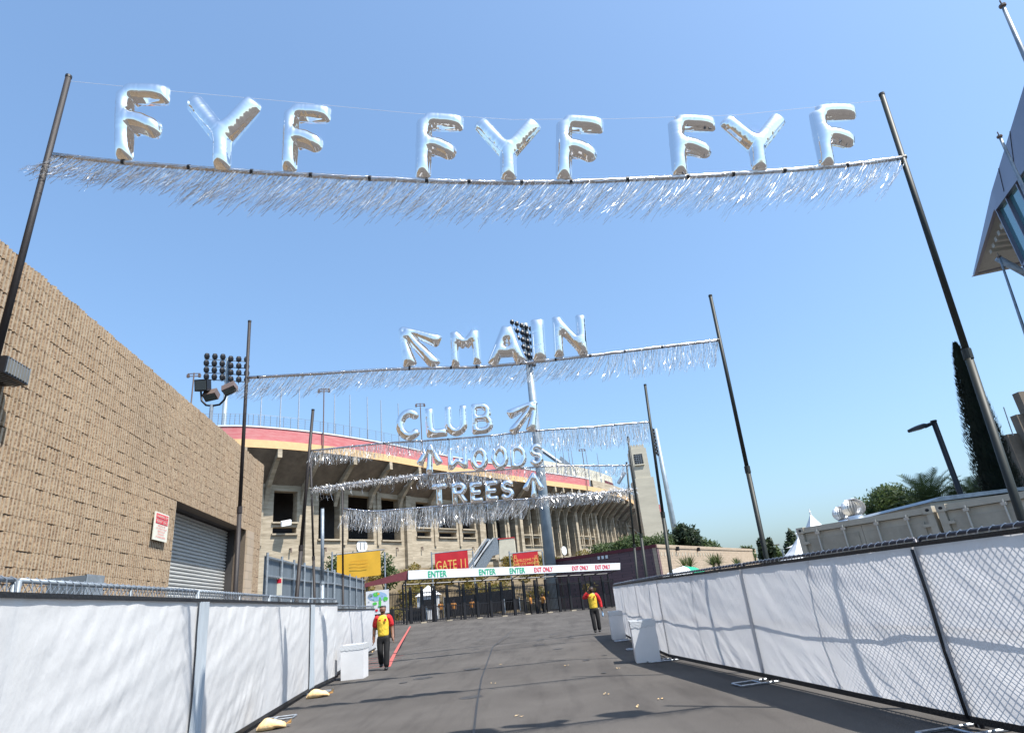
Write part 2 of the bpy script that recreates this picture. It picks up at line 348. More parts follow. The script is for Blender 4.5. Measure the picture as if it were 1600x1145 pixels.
OPEN = [(350, 388, 'S'), (427, 464, 'S'), (498, 531, 'T'), (544, 583, 'T'), (596, 625, 'T'), (650, 671, 'S'), (684, 711, 'S'), (721, 740, 'S'), (757, 768, 'U'), (774, 787, 'U'), (794, 803, 'U'),
        (814, 824, 'R'), (828.5, 838, 'R'), (842, 849, 'R'), (860.5, 868, 'U'), (871.5, 880, 'U'), (884, 893, 'U'), (898.5, 903.5, 'R'), (907, 914, 'R'), (917.5, 923, 'R'),
        (930, 934.5, 'U'), (936.5, 942, 'U'), (945, 950, 'U'), (955, 959, 'U'), (961, 965, 'U'), (967, 971, 'U'), (974, 977, 'U'), (979, 983, 'U'), (986, 990, 'U')]
ZS = {'S': [(12.5, 13.3), (13.95, 17.95)], 'T': [(11.8, 18.0)], 'R': [(11.3, 12.6), (13.3, 18.6)], 'U': [(9.0, 18.4)]}
ops = [(hit(WC, a, 800), hit(WC, b, 800), k) for a, b, k in OPEN]
wall = MB(); ZB, ZT = 4.0, 20.0
def wallquad(mb, s0, s1, z0, z1, C=WC):
    n = max(1, int((s1 - s0) / 2.5)); 
    for i in range(n):
        a = curve_at(C, s0 + (s1 - s0) * i / n); b = curve_at(C, s0 + (s1 - s0) * (i + 1) / n)
        mb.quad(Vector((a.x, a.y, z0)), Vector((b.x, b.y, z0)), Vector((b.x, b.y, z1)), Vector((a.x, a.y, z1)))
def nrm_at(s): return (curve_at(RC, s) - curve_at(WC, s)).normalized()
cur = 0.0
for s0, s1, k in ops:
    wallquad(wall, cur, s0, ZB, ZT); zc = ZB
    for z0, z1 in ZS[k]:
        wallquad(wall, s0, s1, zc, z0); zc = z1
        a, b = curve_at(WC, s0), curve_at(WC, s1); d = -nrm_at((s0 + s1) / 2) * 1.3
        A, B, Cc, Dd = [Vector((p.x, p.y, z)) for p, z in ((a, z0), (b, z0), (b, z1), (a, z1))]
        for p, q in ((A, B), (B, Cc), (Cc, Dd), (Dd, A)): wall.quad(p, p + d, q + d, q)
    wallquad(wall, s0, s1, zc, ZT); cur = s1
wallquad(wall, cur, WS[-1], ZB, ZT)
wall.build('wall', 'conc', st)
# window surrounds: a thin sill under every opening
sl_ = MB()
for s0, s1, k in ops:
    for z0, z1 in ZS[k]:
        a, b = curve_at(WC, s0 - .15), curve_at(WC, s1 + .15); n = nrm_at(s0)
        c = (a + b) / 2 + n * .1; c.z = z0 - .12; sl_.obox(c, (b - a) / 2, n * .2, (0, 0, .1))
sl_.build('window_sill', 'conc', st)
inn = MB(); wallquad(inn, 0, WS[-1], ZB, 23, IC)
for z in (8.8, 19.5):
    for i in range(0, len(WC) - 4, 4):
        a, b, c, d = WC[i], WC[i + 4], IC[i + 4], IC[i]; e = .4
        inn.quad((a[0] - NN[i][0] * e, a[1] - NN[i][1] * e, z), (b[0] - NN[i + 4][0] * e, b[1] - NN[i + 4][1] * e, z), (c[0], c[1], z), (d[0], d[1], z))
inn.build('inner_concourse', 'concd', st)  # near-black concrete, with the concourse shade put into its colour
pi = MB()
for px in (480, 634, 747, 809, 853, 895.5, 926, 952.5, 972):
    s = hit(WC, px, 800); a = curve_at(WC, s); n = nrm_at(s); t = Vector((-n.y, n.x, 0)); wd = .55 if px < 760 else .45
    c = a + n * .2; c.z = 11; MB().obox(c, t * wd, n * .45, (0, 0, 7.6)).build('pilaster', 'conc', st)
for q in range(len(ops) - 1):          # slim ribs between openings
    s = (ops[q][1] + ops[q + 1][0]) / 2
    if ops[q + 1][0] - ops[q][1] < 3.6:
        a = curve_at(WC, s); n = nrm_at(s); t = Vector((-n.y, n.x, 0)); c = a + n * .05; c.z = 14.9; MB().obox(c, t * .22, n * .2, (0, 0, 3.9)).build('mullion', 'conc', st)
def band(name, mt, z0, z1, off, s0=0, s1=None, th=.4):
    mb = MB(); idx = [i for i in range(0, len(RC), 2) if WS[i] >= s0 and (s1 is None or WS[i] <= s1)]
    for i, j in zip(idx, idx[1:]):
        P = lambda k, o, z: Vector((RC[k][0] + NN[k][0] * o, RC[k][1] + NN[k][1] * o, z))
        mb.quad(P(i, off, z0), P(j, off, z0), P(j, off, z1), P(i, off, z1)); mb.quad(P(i, off, z1), P(j, off, z1), P(j, off - th, z1), P(i, off - th, z1))
        mb.quad(P(i, off, z0), P(i, off - th, z0), P(j, off - th, z0), P(j, off, z0)); mb.quad(P(i, off - th, z0), P(i, off - th, z1), P(j, off - th, z1), P(j, off - th, z0))
    return mb.build(name, mt, st)
SE = hit(RC, 927, 765)
band('red_rim', 'red', 23.3, 24.9, 0, 0, SE); band('red_rim_far_end', 'conc', 23.3, 24.9, 0, SE)
band('yellow_rim', 'yellowband', 22.3, 23.3, .06)
band('coping', 'white', 24.9, 25.05, .1, 0, SE)
band('upper_parapet', 'cream', 24.9, 28.2, -2.2, hit(RC, 862, 735), hit(RC, 975, 765)); band('red_panel', 'maroon', 24.9, 26.6, -2.1, hit(RC, 952, 735), hit(RC, 973, 765))
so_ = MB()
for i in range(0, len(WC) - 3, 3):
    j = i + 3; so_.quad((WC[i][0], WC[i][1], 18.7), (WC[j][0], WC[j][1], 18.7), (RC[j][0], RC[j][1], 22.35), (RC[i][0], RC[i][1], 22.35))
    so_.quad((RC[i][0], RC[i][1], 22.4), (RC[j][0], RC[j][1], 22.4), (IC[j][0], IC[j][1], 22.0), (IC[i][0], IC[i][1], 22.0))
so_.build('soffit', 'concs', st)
for px in (380, 436, 501, 555, 611, 656, 700, 738, 770, 798, 822, 845, 865, 877, 890, 901.5, 913, 924, 935, 945, 953, 960.5, 968, 975, 982, 988):
    s = hit(RC, px, 740); a = curve_at(WC, s); n = nrm_at(s); t = Vector((-n.y, n.x, 0)) * (.28 if px < 760 else .22)
    prof = [(0, 16.2), (0, 18.6), (4.55, 22.3), (4.6, 21.2), (3.9, 21.1), (2.0, 19.4), (.8, 18.1), (.3, 17.0)]
    MB().prism([a - t + n * o + Vector((0, 0, z)) for o, z in prof], t * 2).build('bracket', 'conc', st)
# railing on the rim and the flagpoles
rg = MB(); glz = MB()
for i in range(0, len(RC) - 3, 3):
    a = Vector((RC[i][0], RC[i][1], 25.05)); b = Vector((RC[i + 3][0], RC[i + 3][1], 25.05)); rg.tube([a, a + Vector((0, 0, 1.5))], .04, 4)
    rg.tube([a + Vector((0, 0, 1.5)), b + Vector((0, 0, 1.5))], .025, 4)
    for kz in (.3, .6, .9, 1.2): rg.tube([a + Vector((0, 0, kz)), b + Vector((0, 0, kz))], .01, 3)
rg.build('railing', 'galvd', st)
for tx, ty, bx, by in [(411, 619, 410, 666), (443, 604, 442, 669), (473, 604, 472, 672), (530, 615, 530, 677), (555, 616, 555, 680), (583, 619, 583, 683), (604, 624, 605, 686), (632, 629, 633, 690),
                       (874, 700, 877, 726), (886, 698, 889, 722), (895, 700, 898, 726), (901, 697, 903, 728), (921, 703, 926, 730), (939, 707, 944, 733)]:
    s = hit(RC, bx, by); p = curve_at(RC, s) - nrm_at(s) * 1.2; q = D(bx, by, p.y); h = D(tx, ty, p.y)
    MB().tube([Vector((p.x, p.y, 22.3)), Vector((p.x, p.y, q.z)), Vector((p.x, p.y, h.z))], [.13, .12, .07], 6).build('flagpole', 'galv', st)
for tx, ty, bx, by in [(299, 583, 299, 640), (503, 607, 503, 700), (655, 630, 657, 690), (908, 701, 911, 728)]:
    s = hit(RC, bx, by); p = curve_at(RC, s) + nrm_at(s) * .3; h = D(tx, ty, p.y).z
    mb = MB().tube([Vector((p.x, p.y, 22.0)), Vector((p.x, p.y, h))], .085, 6)
    for z in (h - .1, h - .45): mb.obox((p.x, p.y, z), (.7, .15, 0), (0, .06, 0), (0, 0, .04))
    for e in (-.65, .65): mb.obox((p.x + e, p.y + e * .2, h - .4), (.13, 0, 0), (0, .13, 0), (0, 0, .2))
    mb.build('speaker_mast', 'bronze', st)
# outlet stubs, the round gate number and wall floodlight
for px, py in [(453, 857), (507, 856), (619, 856), (658, 855), (738, 855)]:
    s = hit(WC, px, py); n = nrm_at(s); p = curve_at(WC, s); p.z = D(px, py, p.y).z; MB().tube([p, p + n * .35, p + n * .4 - Vector((0, 0, .5))], .1, 6).build('scupper', 'bronze', st)
def disc(px, py, r, txt, sgn):
    s = hit(WC, px, py); n = nrm_at(s); p = curve_at(WC, s); p.z = D(px, py, p.y).z; t = Vector((-n.y, n.x, 0)); u = Vector((0, 0, 1))
    mb = MB(); c = p + n * .12; k = 24; mb.add([c + (t * math.cos(6.2832 * i / k) + u * math.sin(6.2832 * i / k)) * r for i in range(k)], [tuple(range(k))])
    mb.add([p + (t * math.cos(6.2832 * i / k) + u * math.sin(6.2832 * i / k)) * r for i in range(k)] + [c + (t * math.cos(6.2832 * i / k) + u * math.sin(6.2832 * i / k)) * r for i in range(k)], [(i, (i + 1) % k, (i + 1) % k + k, i + k) for i in range(k)])
    o = mb.build('gate_number_disc', 'white', st)
    if txt: text(txt, c, t, u, r * 1.0, 'black', o, extrude=.02)
disc(565, 853, .95, '11', 1); disc(881, 860, .9, '', 1)
s = hit(WC, 440, 815); n = nrm_at(s); p = curve_at(WC, s); p.z = 13.6
mb = MB().tube([p, p + n * 1.2], .08, 5); mb.obox(p + n * 1.4, (.5, .3, .1), (-.2, .3, .1), (0, 0, .3)); mb.build('wall_floodlight', 'white', st)
# roof truss glimpsed above the rim
tr = MB(); a, b = D(846, 703, 150), D(876, 724, 150); tr.tube([a, b], .5, 6)
pp = [D(871, 724, 150), D(876, 712, 150), D(893, 726, 150)]; tr.prism(pp, (0, 1, 0)); tr.tube([D(966, 755, 165), D(976, 738, 165)], .5, 6)
tr.build('roof_strut', 'galvd', st)

# concrete stair tower by gate
YS = 92
sw = thing('escalator', 'grey inclined escalator rising to a white landing box against the stadium wall', 'escalator', (D(790, 880, YS).x, YS, 6))
Q = lambda x, y, yy=YS: D(x, y, yy)
dp = Vector((0, 2.2, 0))
MB().prism([Q(708, 918), Q(712, 922), Q(760, 846), Q(768, 842), Q(761, 841)], (0, .3, 0)).build('balustrade', 'galv', sw)
MB().prism([Q(730, 905), Q(748, 905), Q(770, 868), Q(780, 865), Q(780, 840), Q(771, 840)], Vector((0, .35, 0))).build('balustrade', 'galvd', sw)
MB().prism([Q(712, 922, 93), Q(738, 898, 93), Q(771, 843, 93), Q(761, 841, 93)], (0, 1.0, 0)).build('steps', 'dark', sw)
for k, (xa, ya, xb, yb) in enumerate([(706, 918, 759, 841), (718, 919, 766, 843), (733, 890, 771, 840)]):
    MB().tube([Q(xa, ya, YS - .2), Q(xb, yb, YS - .2)], .09, 6).build('handrail', 'white', sw)
a, b = Q(780, 864), Q(803, 840)
MB().box((a.x, YS, a.z - .9), (b.x, YS + 4, b.z)).build('landing', 'cream', sw)
MB().box((a.x - .05, YS - .05, b.z), (b.x + .05, YS + 4.05, b.z + .12)).build('landing_cap', 'bannerred', sw)
for px in (774, 790): c = Q(px, 878); MB().box((c.x - .4, YS + 1, 1), (c.x + .4, YS + 1.8, a.z - .85)).build('support_column', 'conc', sw)

# tall slender stone tower at the end of the stadium
YT = 118
tw = thing('stone_tower', 'pale square stone tower with a louvred opening at the far right end of the stadium', 'tower', (D(1010, 850, YT).x, YT, 5))
x0, x1 = D(985, 700, YT).x, D(1009, 700, YT).x; zt = D(1000, 700, YT).z; zm = D(1000, 747, YT).z; W_ = x1 - x0
mb = MB().box((x0, YT, 2), (x1, YT + W_ * 1.5, zt)); mb.build('shaft', 'towerst', tw)
MB().box((x0 - .22, YT - .22, 2), (x1 + .4, YT + W_ * 1.8, zm)).build('lower_shaft', 'towerst', tw)
mb = MB().box((x0 + .1, YT + .1, zt), (x1 - .3, YT + W_ * 1.3, zt + .55))
for k in range(5): mb.box((x0 + .1 + k * (W_ - .4) / 4.6, YT + .1, zt + .55), (x0 + .1 + k * (W_ - .4) / 4.6 + .35, YT + .5, zt + .8))
mb.build('cap', 'towerst', tw)
a, b = D(992.5, 725.5, YT), D(1003, 708.5, YT); lv = MB().box((a.x, YT - .05, a.z), (b.x, YT + .1, b.z)); lo = lv.build('louvre_opening', 'dark', tw)
lv = MB()
for k in range(1, 4): x = a.x + (b.x - a.x) * k / 4; lv.box((x - .03, YT - .1, a.z), (x + .03, YT - .06, b.z))
for k in range(1, 5): z = a.z + (b.z - a.z) * k / 5; lv.box((a.x, YT - .12, z - .03), (b.x, YT - .07, z + .03))
lv.build('grille', 'galvd', lo)
MB().box((a.x - .1, YT - .3, a.z - .25), (b.x + .1, YT, a.z - .06)).build('ledge', 'cream', tw)
# far red building edge behind tower
fb = thing('far_stand', 'distant red and tan stand edge right of the stone tower', 'building', (D(1045, 840, 150).x, 150, 0))
a, b = D(1027, 800, 150), D(1041, 850, 150); MB().box((a.x, 150, 2), (b.x + 1, 170, a.z)).build('wall', 'concs', fb); MB().box((a.x - .2, 149.8, a.z), (b.x + .2, 170, D(1030, 788, 150).z)).build('parapet', 'red', fb)

# ------------------------------------------------------------ tall floodlight towers
def floodtower(label, base, top, r0_, r1_, heads, hs, mt='lightpole', cluster=None, n=10):
    t = thing('floodlight_tower', label, 'floodlight tower', base, 'stadium floodlight towers')
    MB().tube([base, (Vector(base) + Vector(top)) / 2, top], [r0_, (r0_ + r1_) / 2, r1_], n).build('pole', mt, t, smooth=True)
    mb = MB(); 
    for a, b in cluster: mb.tube([a, b], .08, 5)
    mb.build('crossbar', mt, t)
    for p in heads: 
        h = MB(); p = Vector(p); h.lathe(p, [(0, hs * .5), (hs * .35, hs * .42), (hs * .5, 0), (hs * .42, -hs * .42), (0, -hs * .36)], 8); h.tube([p + Vector((0, 0, -hs * .4)), p + Vector((0, 0, -hs * .85))], .06, 4); h.build('lamp_head', 'blackmetal', t)
    return t
Y = 75
heads = []; cl = []
for r_ in range(6):
    for c_ in range(5):
        px = 800 + c_ * 7.4 + r_ * .9; py = 503 + r_ * 11.2 + c_ * 2.6
        if px < 836 + r_ * .6 and not (c_ == 0 and r_ > 3) : heads.append(D(px, py, Y - .6))
    cl.append((D(799 + r_ * 1, 504 + r_ * 11.2, Y - .4), D(832 + r_ * 1, 514 + r_ * 11.2, Y - .4)))
for c_ in range(5): cl.append((D(800 + c_ * 7.4, 502 + c_ * 2.6, Y - .4), D(804 + c_ * 7.4, 559 + c_ * 2.6, Y - .4)))
b_ = D(858, 873, Y); floodtower('very tall grey floodlight tower rising behind the I of MAIN', (b_.x, Y, zg(75)), D(820, 506, Y), .72, .42, heads, .62, cluster=cl, n=14)
Y = 92; heads = []; cl = []
for r_ in range(4):
    y_ = 556 + r_ * 10.6
    for c_ in range(6):
        if r_ == 3 and False: continue
        heads.append(D(323.5 + c_ * 12.4 - (r_ > 0) * (1 if c_ < 3 else 0), y_ + (2.5 if c_ > 2 else 0) + c_ * .6, Y - .5))
    cl.append((D(320, y_ + 5, Y), D(389, y_ + 9, Y)))
b_ = D(351, 665, Y); t_ = D(357, 560, Y); floodtower('floodlight tower with rows of round lamps above the tan block building', (b_.x, Y, 10), t_, .55, .36, heads, .95, cluster=cl)
Y = 120; heads = []; cl = []
for r_ in range(8):
    a, b = D(1017.5 + r_ * 1.1, 668 + r_ * 5.6, Y), D(1025 + r_ * 1.1, 675 + r_ * 5.4, Y); cl.append((a, b)); heads += [a, (a + b) / 2]
b_ = D(1058, 850, Y); floodtower('slender floodlight tower seen edge-on right of the stone tower', (b_.x, Y, .5), D(1024, 670, Y), .65, .4, heads, .6, cluster=cl)

# three-headed floodlight on pole behind the tan building
Y = 27; c0 = D(331, 632, Y)
t = thing('area_light', 'three-headed area floodlight on a bracket above the tan block building', 'floodlight', (c0.x, Y, 6))
MB().tube([(c0.x, Y, 6), c0], .09, 8).build('pole', 'galvd', t)
MB().tube([D(314, 612, Y), D(315, 626, Y), D(322, 633, Y), D(331, 634, Y), D(343, 632, Y), D(351, 624, Y), D(353, 618, Y)], .05, 8).build('yoke', 'blackmetal', t, smooth=True)
def head(px, py, wpx, hpx, ax, mt, Yh, dx, dz):
    c = D(px, py, Yh); s = Yh * .9 / FPX; mb = MB()
    rx = Vector((math.cos(ax), 0, -math.sin(ax))); fy = Vector((dx, -1, dz)).normalized(); fy = (fy - rx * fy.dot(rx)).normalized(); uz = rx.cross(fy) * -1
    mb.obox(c, rx * wpx * s, fy * .2, uz * hpx * s); o = mb.build('lamp_housing', mt, t)
    g_ = MB().obox(c + fy * .21, rx * wpx * s * .82, fy * .012, uz * hpx * s * .78).build('lens', 'lampglass', o)
head(317, 602, 12, 11, .05, 'blackmetal', Y, -.2, -.3); head(330, 617, 12, 8, -.12, 'bronze', Y + .3, .3, -1.4); head(359, 607, 12, 8, -.35, 'bronze', Y, .7, -1.6)

# ------------------------------------------------------------ tan block building
ZB_ = 8.0; pn, pf = G(0, 375, ZB_), G(412, 727, ZB_); dr = (pf - pn).normalized(); nb = Vector((dr.y, -dr.x, 0))   # toward the road
p0 = pn - dr * 9; L_ = (pf - p0).length
tb = thing('block_building', 'tan fluted block building with a roller door beside the left fence', 'building', (p0.x, p0.y, 0))
def onwall(px, py, off=0.0): return PL(px, py, pn + nb * off, nb)
def wl(p): return (p - p0).dot(dr)
dtl, dtr = onwall(277, 772), onwall(384, 833); ds0, ds1, dz = wl(dtl), wl(dtr), (dtl.z + dtr.z) / 2
RIB, CRS = .1, .2667
wb = MB(); nr = int(L_ / RIB); nc = round(ZB_ / CRS); ridge = []
def ribs(o_, du, nv, n_ribs, hole):
    for i in range(n_ribs):
        s0 = i * RIB; dd_ = .027 * ru(.9, 1.1)
        for j in range(nc):
            z0 = j * CRS
            if hole and s0 + RIB > ds0 and s0 < ds1 and z0 + CRS * .5 < dz: continue
            g_ = .006 if noise.noise(Vector((i * .33, j * 1.7, 0))) < .16 else .026
            zt_ = z0 + CRS - g_ + (ru(-.012, .012) if j == nc - 1 else 0)
            ps = []
            for w_, dp in ((0, .0), (.34, 0), (.44, 1), (.86, 1), (1, 0)):
                q = o_ + du * (s0 + RIB * (w_ + (ru(-.04, .04) if 0 < w_ < 1 else 0))) + nv * (dd_ * dp + ru(-.003, .003) + .002); ps.append(q)
            vs = [Vector((p.x, p.y, z0)) for p in ps] + [Vector((p.x, p.y, zt_)) for p in ps]
            b_ = len(wb.f); wb.add(vs, [(k, k + 1, k + 6, k + 5) for k in range(4)] + [(6, 7, 8, 9, 5), (4, 3, 2, 1, 0)]); ridge.append(b_ + 2)
ribs(p0, dr, nb, nr, True); ribs(p0 + dr * L_, -nb, dr, 118, False)
wbo = wb.build('block_wall', 'split', tb); wbo.data.materials.append(M['ridge'])
for k in ridge: wbo.data.polygons[k].material_index = 1
core = MB(); q0 = p0 - nb * .0
def cbox(s0, s1, z0, z1, d0, d1, mb): c = p0 + dr * (s0 + s1) / 2 + nb * (d0 + d1) / 2; c.z = (z0 + z1) / 2; mb.obox(c, dr * (s1 - s0) / 2, nb * (d1 - d0) / 2, (0, 0, (z1 - z0) / 2)); return mb
cbox(0, ds0, 0, ZB_ - .1, -.4, -.002, core); cbox(ds1, L_, 0, ZB_ - .1, -.4, -.002, core); cbox(ds0, ds1, dz, ZB_ - .1, -.4, -.002, core)
cbox(L_ - .3, L_ - .003, 0, ZB_ - .1, -12, -.4, core); cbox(0, L_ - .31, ZB_ - .5, ZB_ - .2, -12, -.41, core)
core.build('core_wall', mat('mortar', (.13, .10, .075), .95, var=.2, scale=20), tb)
dd = MB(); n_ = 46                # roller door of curved slats, set back
for k in range(n_):
    z0, z1 = dz * k / n_, dz * (k + 1) / n_; zz = [z0, z0 + (z1 - z0) * .18, z0 + (z1 - z0) * .55, z1]; oo = [-.72, -.65, -.645, -.71]
    for q in range(3):
        A = p0 + dr * (ds0 - .05) + nb * oo[q]; B = p0 + dr * (ds1 + .05) + nb * oo[q]; A2 = p0 + dr * (ds0 - .05) + nb * oo[q + 1]; B2 = p0 + dr * (ds1 + .05) + nb * oo[q + 1]
        dd.quad(Vector((A.x, A.y, zz[q])), Vector((B.x, B.y, zz[q])), Vector((B2.x, B2.y, zz[q + 1])), Vector((A2.x, A2.y, zz[q + 1])))
dd.build('roller_door', 'roll', tb)
dj = MB(); cbox(ds0 - .5, ds0 - .0, 0, dz, -.95, -.41, dj); cbox(ds1 + .0, ds1 + .4, 0, dz, -.95, -.41, dj); cbox(ds0 - .4, ds1 + .4, dz + .003, dz + .5, -.95, -.41, dj); dj.build('door_frame', 'concd', tb)
s0 = wl(onwall(386, 834)) ; bl = MB(); cbox(ds1 + .02, ds1 + .9, 0, dz - .02, .0, .065, bl); bl.build('smooth_blocks', 'tanblock', tb)
# wall light box
c = onwall(8, 580, .26); t = thing('wall_pack_light', 'grimy rectangular wall light on the tan block wall behind the near left pole', 'light', c)
MB().obox(c, dr * .3, nb * .18, (0, 0, .14)).build('housing', 'blackmetal', t)
mb = MB()
for k in range(9): q = c + nb * .19 + dr * (-.27 + k * .067); mb.tube([q + Vector((0, 0, .14)), q - Vector((0, 0, .12)), q - nb * .22 - Vector((0, 0, .17))], .008, 4)
mb.build('cage', 'galvd', t)
MB().obox(c + nb * .18 - Vector((0, 0, .0)), dr * .25, nb * .012, (0, 0, .11)).build('lens', mat('lens_old', (.2, .18, .14), .4), t)
MB().obox(c - nb * .25, dr * .12, nb * .12, (0, 0, .12)).build('mount', 'bronze', t)
# parking sign on the wall
a, b, c_, d_ = onwall(242, 797, .1), onwall(263, 806, .1), onwall(260, 848, .1), onwall(239, 842, .1)
ct = (a + b + c_ + d_) / 4; hw = (wl(b) - wl(a)) / 2; hh = ((a.z - d_.z) + (b.z - c_.z)) / 4
sg = thing('parking_sign', 'red and white parking notice on the tan block wall left of the roller door', 'sign', ct)
MB().obox(ct, dr * hw, nb * .012, (0, 0, hh)).build('plate', 'signw', sg)
MB().obox(ct + nb * .016 + Vector((0, 0, hh * .72)), dr * hw * .86, nb * .003, (0, 0, hh * .17)).build('header', 'redink', sg)
MB().obox(ct + nb * .016 + Vector((0, 0, hh * .34)), dr * hw * .86, nb * .003, (0, 0, hh * .15)).build('header', 'redink', sg)
text('PARKING BY', ct + nb * .02 + Vector((0, 0, hh * .72)), dr, (0, 0, 1), hh * .2, 'signw', sg, sx=.62 * hw / hh * 1.6)
text('PERMIT ONLY', ct + nb * .02 + Vector((0, 0, hh * .34)), dr, (0, 0, 1), hh * .2, 'signw', sg, sx=.58 * hw / hh * 1.6)
for k, tx in enumerate(['VEHICLES IN THIS', 'LOT WITHOUT A VALID', 'PERMIT WILL BE', 'TOWED AWAY', 'AT OWNERS EXPENSE']):
    text(tx, ct + nb * .018 + Vector((0, 0, hh * (.05 - .2 * k))), dr, (0, 0, 1), hh * .11, 'redink', sg, sx=.55 * hw / hh * 1.6)
# corrugated bin top behind fence
c = D(120, 902, 7.3); t = thing('corrugated_bin', 'blue-grey corrugated bin just showing above the near left fence', 'bin', (c.x, c.y, 0))
mb = MB(); mb.obox((c.x, c.y, .0 + (c.z) / 2), dr * .2, nb * .2, (0, 0, c.z / 2)); mb.build('bin_body', 'greyfence', t)
mb = MB()
for k in range(14): q = Vector((c.x, c.y, 0)) + nb * .21 + dr * (-.19 + k * .029); mb.tube([q + Vector((0, 0, .1)), q + Vector((0, 0, c.z + .01))], .009, 5)
mb.build('rib', 'galvd', t)

# ------------------------------------------------------------ grey sheet fence beyond the building
fa = D(413, 868, 26.0); fb_ = D(485, 886, 36); fc = D(520, 893, 44); fd = D(569, 906, 56)
gf = thing('sheet_metal_fence', 'long grey sheet metal fence running back from the tan building', 'fence', (fa.x, fa.y, 0))
nodes = [fa, fb_, fc, fd]
pan = MB(); post = MB(); rail = MB()
for a, b in zip(nodes, nodes[1:]):
    n = int((b - a).length / .25)
    for k in range(n):
        p, q = a.lerp(b, k / n), a.lerp(b, (k + 1) / n); m_ = p.lerp(q, .5); off = Vector(((b - a).y, -(b - a).x, 0)).normalized() * .04
        pan.quad(Vector((p.x, p.y, 0)), Vector((m_.x, m_.y, 0)) + off, m_ + off, p); pan.quad(Vector((m_.x, m_.y, 0)) + off, Vector((q.x, q.y, 0)), q, m_ + off)
    off = Vector(((b - a).y, -(b - a).x, 0)).normalized() * .1
    for h in (.05, .8): MB().tube([a + off - Vector((0, 0, h)), b + off - Vector((0, 0, h))], .05, 4).build('rail', 'galvd', gf)
    for k in range(0, int((b - a).length / 2.6) + 1):
        p = a.lerp(b, min(1, k * 2.6 / (b - a).length)) + off * 1.3; MB().tube([Vector((p.x, p.y, 0)), p + Vector((0, 0, .12))], .06, 6).build('post', 'galvd', gf)
pan.build('sheet_panel', 'greyfence', gf)
c = D(442, 912, 28.9); c.y -= .3; MB().box((c.x - .2, c.y - .3, c.z - .5), (c.x + .2, c.y - .28, c.z + .25)).build('notice', 'signw', gf)
MB().box((c.x - .17, c.y - .305, c.z + .02), (c.x + .17, c.y - .301, c.z + .2)).build('notice_header', 'redink', gf)
# low shed roof behind it
c = D(450, 879, 46); t = thing('shed', 'low grey shed with a corrugated roof behind the sheet metal fence', 'shed', (c.x - 1, 46, 0))
MB().box((c.x - 1.6, 46.5, 0), (c.x + .9, 49, c.z - .3)).build('wall', 'conc', t); MB().prism([(c.x - 1.9, 46.2, c.z + .3), (c.x + 1.1, 46.2, c.z - .35), (c.x + 1.1, 46.2, c.z - .25), (c.x - 1.9, 46.2, c.z + .4)], (0, 4, 0)).build('roof', 'galvd', t)

# ------------------------------------------------------------ letter balloons
def arc(cx, cy, rx, ry, a0, a1, n=14): return [(cx + rx * math.cos(R(a0 + (a1 - a0) * i / n)), cy + ry * math.sin(R(a0 + (a1 - a0) * i / n))) for i in range(n + 1)]
W = .27
GL = {   # strokes inside a unit-high letter; second value is the letter's width
 'F': ([[(.14, 0.0), (.14, .9)], [(.14, .89), (.77, .865)], [(.14, .50), (.40, .47), (.54, .41)]], .78, .225),
 'Y': ([[(.5, 0), (.5, .46)], [(.5, .40), (.03, .93)], [(.5, .40), (.97, .93)]], 1.0, .235),
 'M': ([[(.12, 0), (.12, .9)], [(.80, 0), (.80, .9)], [(.12, .86), (.46, .52)], [(.80, .86), (.46, .52)]], .92, .245),
 'A': ([[(.10, 0), (.46, .88)], [(.82, 0), (.46, .88)], [(.24, .28), (.68, .28)]], .92, .25),
 'I': ([[(.14, 0), (.14, 1)]], .28, .26),
 'N': ([[(.12, 0), (.12, 1)], [(.76, 0), (.76, 1)], [(.12, .88), (.76, .12)]], .88, .245),
 'C': ([arc(.42, .5, .30, .38, 50, 310, 22)], .78, .25),
 'L': ([[(.13, 0), (.13, 1)], [(.13, .12), (.66, .12)]], .68, .265),
 'U': ([[(.12, 1), (.12, .4)], arc(.40, .40, .28, .28, 180, 360), [(.68, .4), (.68, 1)]], .8, .25),
 'B': ([[(.12, 0), (.12, 1)], [(.12, .9), (.4, .9)], arc(.4, .71, .2, .19, 90, -90), [(.12, .52), (.42, .52)], arc(.42, .31, .23, .21, 90, -90), [(.12, .1), (.42, .1)]], .76, .19),
 'O': ([arc(.38, .5, .27, .38, 0, 360, 28)], .76, .22),
 'D': ([[(.12, 0), (.12, 1)], [(.12, .89), (.32, .89)], arc(.32, .5, .30, .39, 90, -90, 16), [(.12, .11), (.32, .11)]], .74, .2),
 'S': ([arc(.34, .70, .22, .19, 35, 250, 12) , arc(.34, .31, .23, .20, 70, -150, 12), [(.26, .53), (.43, .49)]], .7, .2),
 'T': ([[(.38, 0), (.38, .88)], [(.06, .88), (.72, .88)]], .78, .23),
 'R': ([[(.12, 0), (.12, 1)], [(.12, .9), (.38, .9)], arc(.38, .70, .22, .2, 90, -90), [(.12, .5), (.4, .5)], [(.36, .48), (.64, .04)]], .74, .21),
 'E': ([[(.12, 0), (.12, 1)], [(.12, .89), (.6, .89)], [(.12, .5), (.52, .5)], [(.12, .11), (.6, .11)]], .68, .2),
 'W': ([[(.12, 1), (.12, .1)], [(.80, 1), (.80, .1)], [(.12, .14), (.46, .48)], [(.80, .14), (.46, .48)]], .92, .2),
 'ARROW': ([[(.38, 0), (.38, .86)], [(.38, .97), (.055, .30)], [(.38, .97), (.705, .30)]], .76, .165),
}
LC = {}
